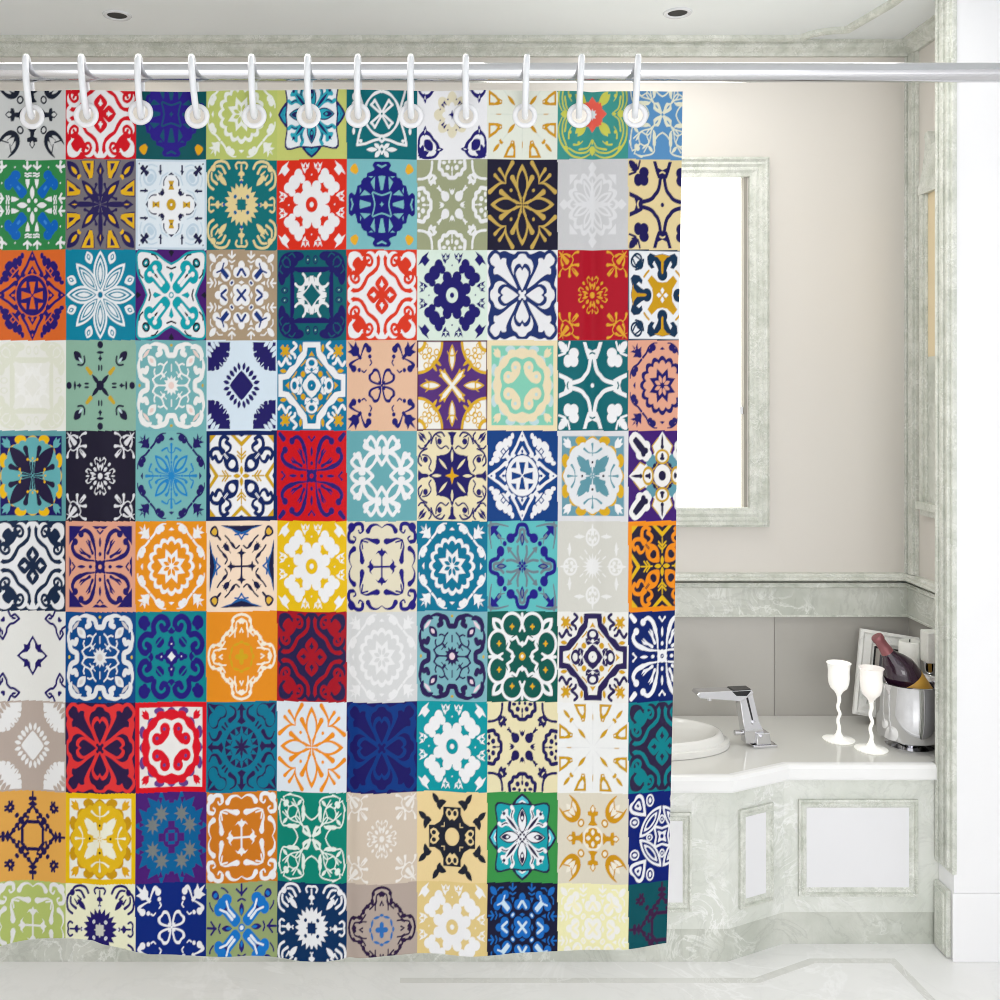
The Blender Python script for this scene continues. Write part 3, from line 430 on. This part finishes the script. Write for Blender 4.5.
# ---------------------------------------------------------------- window: lit pane in a marble frame
b = BM()
fw = .096; fz_ = .072
sweep(b, [(WX0-fw, YB, WZ0-fz_), (WX1+fw, YB, WZ0-fz_), (WX1+fw, YB, WZ1+fz_), (WX0-fw, YB, WZ1+fz_)],
      [(o*.75, h*.6) for o, h in [(0, 0), (0, .045), (-.016, .06), (-.03, .045), (-.045, .05), (-.06, .035), (-.078, .042), (-.095, .03), (-.112, .03), (-.119, 0)]], up=(0, -1, 0), closed=True)
win = struct('window_1', b, M['stone_trim'])
b = BM(); box(b, (WX0-.02, YB+.035, WZ0-.02), (WX1+.02, YB+.045, WZ1+.02)); obj('pane', b, M['pane'], win)
b = BM(); box(b, (WX1-.012, YB-.005, WZ0), (WX1+.002, YB+.035, WZ1)); box(b, (WX0, YB-.005, WZ1-.01), (WX1-.02, YB+.035, WZ1+.002)); obj('sash', b, mat('sash_grey', (150,146,136), .5, noise=.05), win)
b = BM(); box(b, (WX1-.028, YB+.005, 2.085), (WX1-.012, YB+.03, 2.118), .003); obj('handle', b, M['plastic'], win)
# arched window on the right wall of the alcove
b = BM()
box(b, (XR-.03, 4.372, 1.70), (XR, 4.40, 3.06), .004); box(b, (XR-.02, 4.352, 1.70), (XR, 4.374, 3.05), .003)
box(b, (XR-.03, 4.06, 1.70), (XR, 4.09, 3.06), .004)
prof = [(4.40, 3.05), (4.402, 3.075), (4.385, 3.10), (4.362, 3.15), (4.345, 3.21), (4.335, 3.27), (4.345, 3.29), (4.335, 3.31), (4.315, 3.312), (4.30, 3.285), (4.28, 3.25),
        (4.19, 3.25), (4.17, 3.285), (4.155, 3.312), (4.135, 3.31), (4.125, 3.29), (4.135, 3.27), (4.125, 3.21), (4.108, 3.15), (4.085, 3.10), (4.068, 3.075), (4.07, 3.05)]
prism(b, prof, 'x', XR-.034, XR)
box(b, (XR-.04, 4.055, 1.672), (XR, 4.41, 1.706), .004); box(b, (XR-.026, 4.07, 1.645), (XR, 4.40, 1.675), .004)
w2 = struct('window_2', b, M['stone_trim'])
b = BM(); box(b, (XR-.012, 4.09, 2.34), (XR, 4.352, 3.05)); obj('pane', b, M['warm_reflection'], w2)  # upper glass: warm reflection painted into the pane colour
b = BM(); box(b, (XR-.012, 4.09, 1.70), (XR, 4.352, 2.34)); obj('lower_reflection', b, M['stone_band'], w2)  # lower glass: greenish reflection painted as a marble-coloured slab
# ---------------------------------------------------------------- vanity: cabinet, worktop, basin, tap
XC = .865
def outline(o, oy=0):       # front edge of counter, left to right, grown by o
    d = o*.41
    return [(XL, 3.832-o), (1.145+d, 3.832-o), (1.40+d, 3.955-o), (2.0115, 3.955-o)]
cab = empty('vanity_cabinet', (XC, 4.1, 0), 'pale marble vanity cabinet with framed panels and an angled corner under the worktop', 'cabinet')
cab.location = (0, 0, 0)
b = BM(); prism(b, outline(0) + [(2.0115, YB-.013), (XL, YB-.013)], 'z', .13, .66); obj('carcass', b, M['stone'], cab)
b = BM(); prism(b, outline(-.008) + [(2.0115, YB-.013), (XL, YB-.013)], 'z', 0, .13); obj('plinth', b, M['stone_band'], cab)
def framed_panel(p0, p1, z0, z1, name='panel'):
    """panel on the cabinet front between plan points p0 -> p1"""
    p0 = Vector((*p0, 0)); p1 = Vector((*p1, 0)); d = (p1-p0).normalized(); n = Vector((d.y, -d.x, 0))
    w = (p1-p0).length
    bb = BM(); box(bb, (.02, -.004, z0+.02), (w-.02, .002, z1-.02))
    T = Matrix(((d.x, -n.x, 0, p0.x), (d.y, -n.y, 0, p0.y), (0, 0, 1, 0), (0, 0, 0, 1)))
    bmesh.ops.transform(bb, matrix=T, verts=bb.verts[:])
    pn = obj(name, bb, M['panel'], cab)
    bb = BM()
    sweep(bb, [(0, 0, z0), (w, 0, z0), (w, 0, z1), (0, 0, z1)], [(0, 0), (0, .012), (-.008, .014), (-.012, .008), (-.018, .013), (-.026, .011), (-.034, .003), (-.034, 0)], up=(0, -1, 0), closed=True)
    bmesh.ops.transform(bb, matrix=T, verts=bb.verts[:])
    obj('panel_moulding', bb, M['stone_trim'], pn)
framed_panel((1.455, 3.955), (1.926, 3.955), .197, .578)
def along(a, c, t): return (a[0]+(c[0]-a[0])*t, a[1]+(c[1]-a[1])*t)
A, Bp = (1.145, 3.832), (1.40, 3.955)
framed_panel(along(A, Bp, .17), along(A, Bp, .77), .197, .578)
framed_panel((.73, 3.832), (1.0, 3.832), .20, .578)
for x in (.08, -.57, -1.22, -1.87):
    framed_panel((x, 3.832), (x+.52, 3.832), .197, .578)
top = empty('vanity_worktop', (0, 0, 0), 'polished off-white worktop with a thick white edge on the marble cabinet', 'worktop')
b = BM(); prism(b, outline(.008)[:-1] + [(1.9915, 3.947), (1.9915, 3.972), (2.0115, 3.972), (2.0115, YB-.012), (XL, YB-.012)], 'z', .70, .72, .002); obj('slab', b, M['counter'], top)
b = BM()
op = outline(.022)[:-1] + [(1.9915, 3.933)]
sweep(b, [(x, y, 0) for x, y in op], [(-.03, .66), (0, .66), (.004, .668), (.004, .706), (-.004, .718), (-.014, .7215), (-.03, .7215)]); obj('edge', b, M['lip'], top)
b = BM(); prism(b, [(2.0115, 3.971), (XR-.012, 3.971), (XR-.012, YB-.012), (2.0115, YB-.012)], 'z', .66, .72); obj('return', b, M['counter'], top)
# basin: oval rim and bowl set on the worktop
prof = [(1.0, 0), (1.005, .012), (1.0, .03), (.95, .034), (.93, .06), (.915, .07), (.89, .074), (.86, .068), (.82, .045), (.7, .03), (.45, .018), (.1, .012), (0, .012)]
b = BM(); lathe(b, [(r, z) for r, z in prof], 72, Matrix.Translation((XC-.02, 4.17, .7215)) @ Matrix.Diagonal((.40, .205, .8, 1)))
basin = obj('wash_basin', b, M['ceramic'], None, 60); tag(basin, 'oval white ceramic wash basin set into the worktop beside the curtain', 'basin')
b = BM(); lathe(b, [(0, .004), (.02, .004), (.024, 0)], 24, Matrix.Translation((XC-.02, 4.17, .732))); obj('drain', b, M['chrome'], basin, 40)
# tap
tap = empty('basin_tap', (1.385, 4.16, .72), 'angular chrome basin tap with a slanted body and flat spout', 'tap', rz=math.radians(8))
K = .0042
b = BM(); prism(b, [(-.30, .228), (-.292, .238), (-.062, .238), (-.055, .225), (-.105, .192), (-.285, .212)], 'y', -.03, .03, .003); obj('spout', b, M['chrome'], tap)
b = BM(); prism(b, [(-.150, .2375), (-.140, .2405), (-.064, .2405), (-.075, .2375)], 'y', -.026, .026); prism(b, [(-.15, .236), (-.066, .236), (-.085, .215), (-.13, .217)], 'y', -.0308, -.02); obj('sensor_plate', b, M['dark'], tap)
b = BM()
prism(b, [(-.112, .2), (-.060, .235), (-.03, .1), (.02, .015), (-.085, .015)], 'y', -.024, .024, .003)
obj('body', b, M['chrome'], tap)
b = BM(); prism(b, [(-.085, .205), (-.078, .21), (-.055, .115), (-.06, .11)], 'y', -.0255, -.02); obj('groove', b, M['dark'], tap)
b = BM(); prism(b, [(-.062, 0), (.042, 0), (.042, .012), (-.062, .012)], 'y', -.045, .045, .003); prism(b, [(-.045, .012), (.02, .012), (.012, .06), (-.04, .06)], 'y', -.036, .03, .003); obj('base', b, M['chrome'], tap)
for p, q, r in (((-.125, .0, .055), (-.085, 0, .055), .011), ((-.05, -.034, .1), (-.05, -.022, .1), .010), ((-.022, -.046, .045), (-.022, -.03, .045), .009)):
    b = BM(); tube(b, [p, q], r, 14); obj('knob', b, M['chrome'], tap, 40)
b = BM(); tube(b, [(-.235, 0, .222), (-.235, 0, .196)], .013, 14); obj('aerator', b, M['chrome'], tap, 40)
# ---------------------------------------------------------------- things on the worktop
def goblet(loc, h, mt, label, tilt=0):
    g = empty('wine_goblet', loc, label, 'goblet', 'white goblets on the worktop')
    k = h/.333
    bb = BM(); lathe(bb, [(0, .0), (.062, 0), (.065, .004), (.055, .008), (.02, .016), (.011, .03), (.009, .04)], 40); 
    f = obj('foot', bb, mt[0], g, 50)
    pts = []; rr = []
    for i in range(31):
        t = i/30; a = t*PI*5.2
        pts.append((+.0045*math.sin(a)*math.sin(PI*t), .0045*math.cos(a)*math.sin(PI*t), .03+t*.165)); rr.append(.0085 - .0015*math.sin(PI*t))
    bb = BM(); tube(bb, pts, rr, 12); obj('stem', bb, mt[0], g, 50)
    bb = BM()
    lathe(bb, [(0, .185), (.009, .19), (.012, .2), (.02, .212), (.034, .225), (.041, .245), (.0435, .27), (.043, .3), (.046, .325), (.0505, .333),
               (.048, .3335), (.0415, .318), (.041, .29), (.04, .255), (.033, .235), (.018, .222), (0, .216)], 40)
    obj('bowl', bb, mt[1], g, 50)
    g.scale = (1, 1, k); return g
goblet((1.722, 4.213, .721), .325, (M['glass_white'], M['glass_white']), 'white goblet with a twisted stem standing further left on the worktop, clear of the bucket')
goblet((1.809, 4.10, .721), .335, (M['glass_white'], M['glass_clear']), 'milky goblet with a twisted stem standing right in front of the chrome bucket')
bk = empty('ice_bucket', (1.992, 4.152, .7212), 'chrome wine bucket on a round foot at the right end of the worktop', 'bucket')
b = BM(); lathe(b, [(.122, .04), (.127, .046), (.132, .15), (.135, .264), (.138, .27), (.132, .272), (.128, .264), (.122, .06), (0, .055)], 64); lathe(b, [(0, .04), (.122, .04)], 64); obj('pail', b, M['chrome'], bk, 50)
b = BM(); lathe(b, [(0, .0), (.096, 0), (.098, .006), (.06, .016), (.05, .039), (0, .039)], 48); obj('foot', b, M['chrome'], bk, 40)
# bottle leaning in the bucket
ax = Vector((.56, .0, -.83)).normalized()
capp = Vector((1.843, 4.13, 1.180))
bt = empty('wine_bottle', capp, 'dark wine bottle with a rose foil neck leaning in the chrome bucket', 'bottle')
bt.rotation_euler = Vector((0, 0, 1)).rotation_difference(ax).to_euler()
b = BM(); lathe(b, [(0, .06), (.02, .062), (.024, .075), (.03, .095), (.05, .125), (.066, .155), (.07, .18), (.07, .335), (.06, .345), (0, .342)], 40); obj('glass_body', b, M['bottle'], bt, 50)
b = BM(); lathe(b, [(0, 0), (.022, .001), (.0245, .006), (.0245, .02), (.0215, .024), (.022, .05), (.0265, .085), (.02, .085)], 32); obj('foil_cap', b, M['foil'], bt, 50)
b = BM(); lathe(b, [(.0705, .215), (.0712, .216), (.0712, .32), (.0705, .321)], 40); obj('paper_label', b, M['label'], bt, 50)
# picture frame leaning against the back wall
pf = empty('picture_frame', (2.033, 4.405, .742), 'white picture frame with a thin black inner line leaning behind the bottle', 'picture frame', rz=math.radians(-7))
pf.rotation_euler = (math.radians(-9), math.radians(8), math.radians(-6))
b = BM()
fwid, fhei = .34, .372
sweep(b, [(-fwid/2, 0, 0), (fwid/2, 0, 0), (fwid/2, 0, fhei), (-fwid/2, 0, fhei)], [(0, 0), (0, .018), (-.012, .024), (-.02, .018), (-.05, .022), (-.06, .012), (-.066, .012), (-.066, 0)], up=(0, -1, 0), closed=True)
obj('moulding', b, M['frame'], pf)
b = BM(); sweep(b, [(-fwid/2+.066, 0, .066), (fwid/2-.066, 0, .066), (fwid/2-.066, 0, fhei-.066), (-fwid/2+.066, 0, fhei-.066)], [(0, 0), (0, .01), (-.009, .01), (-.009, 0)], up=(0, -1, 0), closed=True); obj('inner_line', b, M['mat_black'], pf)
b = BM(); box(b, (-fwid/2+.04, -.006, .04), (fwid/2-.04, 0.004, fhei-.04)); pic = obj('picture', b, M['art'], pf)
b = BM(); box(b, (-.075, -.0075, .11), (.075, -.005, fhei-.1)); obj('picture_centre', b, M['art_dark'], pic)
# candle behind the bottle, and a marble-topped chrome holder at the right
cd = empty('pillar_candle', (2.072, 4.32, .72), 'thick ivory pillar candle behind the wine bottle, in front of the picture frame', 'candle')
b = BM(); lathe(b, [(0, 0), (.043, 0), (.044, .005), (.044, .385), (.04, .392), (.03, .39), (0, .385)], 40); obj('wax', b, M['candle'], cd, 50)
b = BM(); tube(b, [(0, 0, .383), (.001, 0, .398)], .0025, 8); obj('wick', b, M['mat_black'], cd)
ho = empty('candle_holder', (2.131, 4.25, .72), 'tall chrome holder carrying a square white block candle beside the marble jamb', 'candle holder')
b = BM(); lathe(b, [(0, 0), (.045, 0), (.047, .008), (.02, .02), (.014, .05), (.014, .2), (.022, .22), (.028, .28), (.032, .31), (.033, .32), (0, .32)], 32); obj('stand', b, M['chrome'], ho, 45)
b = BM(); box(b, (-.033, -.033, .32), (.033, .033, .452), .006); obj('block_candle', b, M['candle'], ho)
# ---------------------------------------------------------------- ceiling lights
def downlight(x, y, label):
    d = empty('ceiling_downlight', (x, y, CEIL), label, 'downlight', 'recessed ceiling downlights')
    bb = BM(); lathe(bb, [(.040, -.001), (.044, -.006), (.056, -.006), (.06, 0), (.04, 0)], 40); obj('trim_ring', bb, M['plastic'], d, 40)
    bb = BM(); lathe(bb, [(0, -.0008), (.041, -.0012)], 40); obj('recess', bb, M['void'], d)
downlight(-1.31, 4.187, 'small round recessed downlight above the second curtain ring from the left')
downlight(1.03, 4.16, 'small round recessed downlight above the right end of the curtain')
# ---------------------------------------------------------------- shower rod, rings, curtain
YC = 3.0; RZ = H + (390-72.6)*.003
rod = empty('shower_rod', (0, YC, RZ), 'chrome shower rod running across the whole opening above the curtain', 'curtain rod')
b = BM(); tube(b, [(XL, 0, 0), (XE, 0, 0)], .0285, 40); obj('bar', b, M['rod'], rod, 40)
for x, s in ((XL, 1), (XE, -1)):
    b = BM(); lathe(b, [(0, 0), (.055, 0), (.056, .008), (.036, .018), (.034, .03), (0, .03)], 40, Matrix.Translation((x, 0, 0)) @ Matrix.Rotation(s*PI/2, 4, 'Y')); obj('flange', b, M['rod'], rod, 40)
def X3(px): return (px-430)*.003
def Z3(py): return H + (390-py)*.003
GR = [(31, 116), (87, 116), (141, 113), (197, 116), (254, 116), (309, 116), (358, 116), (411, 116), (466, 116), (525, 115.5), (579, 116), (635, 116)]
RING = [27, 82, 139, 192, 252, 308, 358, 411, 466, 527, 581.5, 638]
WHERE = ['over the navy and grey tile at the left', 'over the top red tile, second from the left', 'at the left edge of the dark blue and teal top tile',
         'at the right edge of the dark blue and teal top tile', 'over the lime green top tile', 'over the blue and white top tile with lime corners',
         'at the left edge of the teal knotwork top tile', 'at the right edge of the teal knotwork top tile', 'over the white top tile with a beige cloud',
         'over the white top tile with gold drops', 'over the top tile with a red flower', 'over the pale blue vine tile, last on the rod']
YAW = [-24, -20, -12, -9, -4, 0, 3, 5, 7, 9, 14, 14]
rb = BM(); pts = []
for k in range(48):
    a = 2*PI*k/48; s = math.cos(a)
    pts.append((0, -.054*math.sin(a)*(1+.12*s), .0875*s))
tube(rb, pts, .0098, 14, closed=True)
ring0 = obj('curtain_ring', rb, M['plastic'], None, 60)
for i, (px, (gx, gy)) in enumerate(zip(RING, GR)):
    o = ring0 if i == 0 else ring0.copy()
    if i: COL.objects.link(o)
    xb = X3(gx); xt = X3(px)
    o.location = ((xb+xt)/2, YC, Z3(87)); 
    lean = math.atan2(xt-xb, .17)
    o.rotation_euler = (0, lean, -math.atan2((xb+xt)/2, YC)*.72 - .03)
    tag(o, 'white plastic curtain ring ' + WHERE[i], 'curtain ring', 'curtain rings on the rod')
# curtain: one cloth sheet; its print is carried by a colour attribute computed above
NX, NZ = 860, 1010
def hem_py(px):
    return float(np.interp(px, [-20, 0, 25, 50, 70, 95, 120, 150, 185, 215, 245, 270, 300, 325, 350, 385, 430, 470, 500, 550, 600, 640, 668],
                           [950, 947, 943, 939, 937.5, 939, 946, 953.5, 956.5, 956, 956.5, 959, 961.5, 961, 957, 954, 955.5, 956.5, 955.5, 951, 948.5, 946.5, 945.5]))
ZT = Z3(90.5)
vv = np.linspace(0, 1, NZ)[:, None]; uu = np.linspace(0, 1, NX)[None, :]
pyc = 90.5 + vv*860
xr = X3(np.interp(pyc, [90, 340, 612, 840, 950], [683.5, 680, 676, 671, 667.5]))
x0 = X3(-6.0)
Xg = x0 + uu*(xr - x0)
hem = Z3(np.interp((Xg/.003+430)[-1:], [-20, 0, 25, 50, 70, 95, 120, 150, 185, 215, 245, 270, 300, 325, 350, 385, 430, 470, 500, 550, 600, 640, 668],
                   [950, 947, 943, 939, 937.5, 939, 946, 953.5, 956.5, 956, 956.5, 959, 961.5, 961, 957, 954, 955.5, 956.5, 955.5, 951, 948.5, 946.5, 945.5]))
topz = ZT + .004*np.sin(Xg[:1]*7.0+1.0)*np.sin(Xg[:1]*2.3)
Zg = topz + vv*(hem - topz)
amp = .007 + .005*vv
Yg = YC + amp*(.6*np.sin(Xg*9.3+.4) + .5*np.sin(Xg*16.1+2.0) + .35*np.sin(Xg*25.7+1.1*vv+.7)) \
     + .010*np.exp(-((Xg - X3(592) - .012*vv)/.022)**2)*np.clip(1.4-vv*1.6, 0, 1) + .008*np.exp(-((Xg - X3(349))/.02)**2)*np.clip(vv*1.6-.2, 0, 1) \
     - .008*np.exp(-((Xg - X3(104))/.03)**2)*vv
co = np.stack([Xg, Yg, Zg + 0*Xg], -1).reshape(-1, 3)
# colour of the print at (x, z): 10 x 10 tiles, each mirrored from its own quadrant
TWm, THm = 70.22*.003, 90.42*.003
fx = (co[:, 0] - X3(-4.3))/TWm; fy = (Z3(69.0) - co[:, 2])/THm
ci = np.clip(np.floor(fx), 0, 9).astype(int); ri = np.clip(np.floor(fy), 0, 9).astype(int)
du = np.clip(np.abs((fx-ci)*2-1), 0, 1); dw = np.clip(np.abs((fy-ri)*2-1), 0, 1)
rgba = np.ones((len(co), 4), np.float32)
for r in range(10):
    for c in range(10):
        sel = (ri == r) & (ci == c)
        if not sel.any(): continue
        q = tile_quadrant(TILE[r][c])
        a = np.clip(dw[sel]*NQ-.5, 0, NQ-1.001); e = np.clip(du[sel]*NQ-.5, 0, NQ-1.001)
        a0 = a.astype(int); e0 = e.astype(int); fa = (a-a0)[:, None]; fe = (e-e0)[:, None]
        rgba[sel, :3] = (q[a0, e0]*(1-fa)*(1-fe) + q[a0+1, e0]*fa*(1-fe) + q[a0, e0+1]*(1-fa)*fe + q[a0+1, e0+1]*fa*fe)
idx = np.arange(NX*NZ).reshape(NZ, NX)
quads = np.stack([idx[:-1, :-1], idx[:-1, 1:], idx[1:, 1:], idx[1:, :-1]], -1).reshape(-1, 4)[:, ::-1]
cen = co[quads].mean(1)
keep = np.ones(len(quads), bool)
for gx, gy in GR:                       # the eyelet holes
    keep &= (cen[:, 0]-X3(gx))**2 + (cen[:, 2]-Z3(gy))**2 > .0235**2
quads = quads[keep]
me = bpy.data.meshes.new('shower_curtain')
me.vertices.add(len(co)); me.vertices.foreach_set('co', co.astype(np.float32).ravel())
nl = len(quads)*4
me.loops.add(nl); me.loops.foreach_set('vertex_index', quads.astype(np.int32).ravel())
me.polygons.add(len(quads)); me.polygons.foreach_set('loop_start', np.arange(0, nl, 4, dtype=np.int32))
at = me.color_attributes.new('print', 'FLOAT_COLOR', 'POINT'); at.data.foreach_set('color', rgba.ravel())
me.polygons.foreach_set('use_smooth', np.ones(len(quads), bool))
me.update(); me.validate()
cm = bpy.data.materials.new('printed_cloth'); cm.use_nodes = True
nt = cm.node_tree; pb = nt.nodes['Principled BSDF']
vc = nt.nodes.new('ShaderNodeVertexColor'); vc.layer_name = 'print'
wv = nt.nodes.new('ShaderNodeTexNoise'); wv.inputs['Scale'].default_value = 260; wv.inputs['Detail'].default_value = 1
mr = nt.nodes.new('ShaderNodeMapRange'); mr.inputs['To Min'].default_value = CLOTH*.97; mr.inputs['To Max'].default_value = CLOTH*1.03
mm = nt.nodes.new('ShaderNodeMix'); mm.data_type = 'RGBA'; mm.blend_type = 'MULTIPLY'; mm.inputs['Factor'].default_value = 1
nt.links.new(wv.outputs['Fac'], mr.inputs['Value']); nt.links.new(vc.outputs['Color'], mm.inputs['A']); nt.links.new(mr.outputs['Result'], mm.inputs['B'])
nt.links.new(mm.outputs['Result'], pb.inputs['Base Color'])
pb.inputs['Roughness'].default_value = .42; pb.inputs['Specular IOR Level'].default_value = .1
me.materials.append(cm)
cur = bpy.data.objects.new('shower_curtain', me); COL.objects.link(cur)
tag(cur, 'shower curtain printed with a patchwork of colourful patterned tiles, hanging from white rings', 'shower curtain')
eb = BM(); pr = []
for k in range(12):
    a = 2*PI*k/12; pr.append((.0300+.0078*math.cos(a), .0048*math.sin(a)))
lathe(eb, pr + [pr[0]], 40, Matrix.Rotation(PI/2, 4, 'X'))
bmesh.ops.remove_doubles(eb, verts=eb.verts[:], dist=1e-6)
e0 = obj('eyelet', eb, M['eyelet'], cur, 60)
for i, (gx, gy) in enumerate(GR):
    o = e0 if i == 0 else e0.copy()
    if i: COL.objects.link(o)
    x = X3(gx); j = int(np.argmin(np.abs(Xg[0]-x))); k = int(np.argmin(np.abs(Zg[:, j]-Z3(gy))))
    o.parent = cur; o.location = (x, float(Yg[k, j])-.001, Z3(gy))
# ---------------------------------------------------------------- light and camera
w = bpy.data.worlds.new('world'); scn.world = w; w.use_nodes = True
nt = w.node_tree; bg = nt.nodes['Background']
tcw = nt.nodes.new('ShaderNodeTexCoord'); sp = nt.nodes.new('ShaderNodeSeparateXYZ'); cr = nt.nodes.new('ShaderNodeValToRGB')
mr = nt.nodes.new('ShaderNodeMapRange'); mr.inputs['From Min'].default_value = -1; mr.inputs['From Max'].default_value = 1
nt.links.new(tcw.outputs['Generated'], sp.inputs[0]); nt.links.new(sp.outputs['Z'], mr.inputs['Value']); nt.links.new(mr.outputs['Result'], cr.inputs['Fac'])
cr.color_ramp.elements[0].position = .28; cr.color_ramp.elements[0].color = (.75, .76, .78, 1)
cr.color_ramp.elements[1].position = .40; cr.color_ramp.elements[1].color = (1, 1, 1, 1)
nt.links.new(cr.outputs['Color'], bg.inputs['Color'])
bg.inputs['Strength'].default_value = WORLD
def area(name, loc, target, size, power, col=(1, 1, 1), sy=None):
    l = bpy.data.lights.new(name, 'AREA'); l.energy = power; l.color = col; l.size = size
    if sy: l.shape = 'RECTANGLE'; l.size_y = sy
    o = bpy.data.objects.new(name, l); COL.objects.link(o); o.location = loc
    o.rotation_euler = (Vector(target)-Vector(loc)).to_track_quat('-Z', 'Y').to_euler(); return o
area('alcove_fill', (1.2, 3.75, 3.72), (1.4, 4.2, .5), 1.2, ALC, (1, .985, .96), .5)  # added lamp without a fitting, lightens wall and vanity
area('alcove_fill', (-.7, 3.5, 3.72), (-.7, 3.42, 0), 1.8, 16, (1, .985, .96), .4)  # unseen lamp added behind the curtain to brighten the floor strip
area('front_fill', (1.5, -.45, 1.5), (1.5, 4, .6), 1.4, FRONT)  # fill lamp added behind the camera, brightens vanity, floor and partition
area('room_fill', (.4, .2, 3.6), (.2, 3.2, 1.4), 1.6, ROOM, (1, .99, .97), 1.0)  # added overhead fill for the room, no fitting modelled
for x, y, e in ((-1.31, 4.187, 3), (1.03, 4.16, 3)):
    l = bpy.data.lights.new('downlight_beam', 'SPOT'); l.energy = e; l.color = (1, .86, .66); l.spot_size = math.radians(110); l.spot_blend = .8; l.shadow_soft_size = .04
    o = bpy.data.objects.new('downlight_beam', l); COL.objects.link(o); o.location = (x, y, CEIL-.012); o.rotation_euler = (math.radians(22), 0, 0)
cam = bpy.data.cameras.new('camera'); co_ = bpy.data.objects.new('camera', cam); COL.objects.link(co_)
co_.location = (0, 0, H); co_.rotation_euler = (PI/2, 0, 0)
cam.sensor_width = 36; cam.lens = 36; cam.shift_x = .07; cam.shift_y = -.11; cam.clip_start = .05
scn.camera = co_
scn.cycles.filter_width = 1.0
scn.view_settings.view_transform = 'Standard'; scn.view_settings.look = 'None'
scn.view_settings.exposure = 0; scn.view_settings.gamma = 1
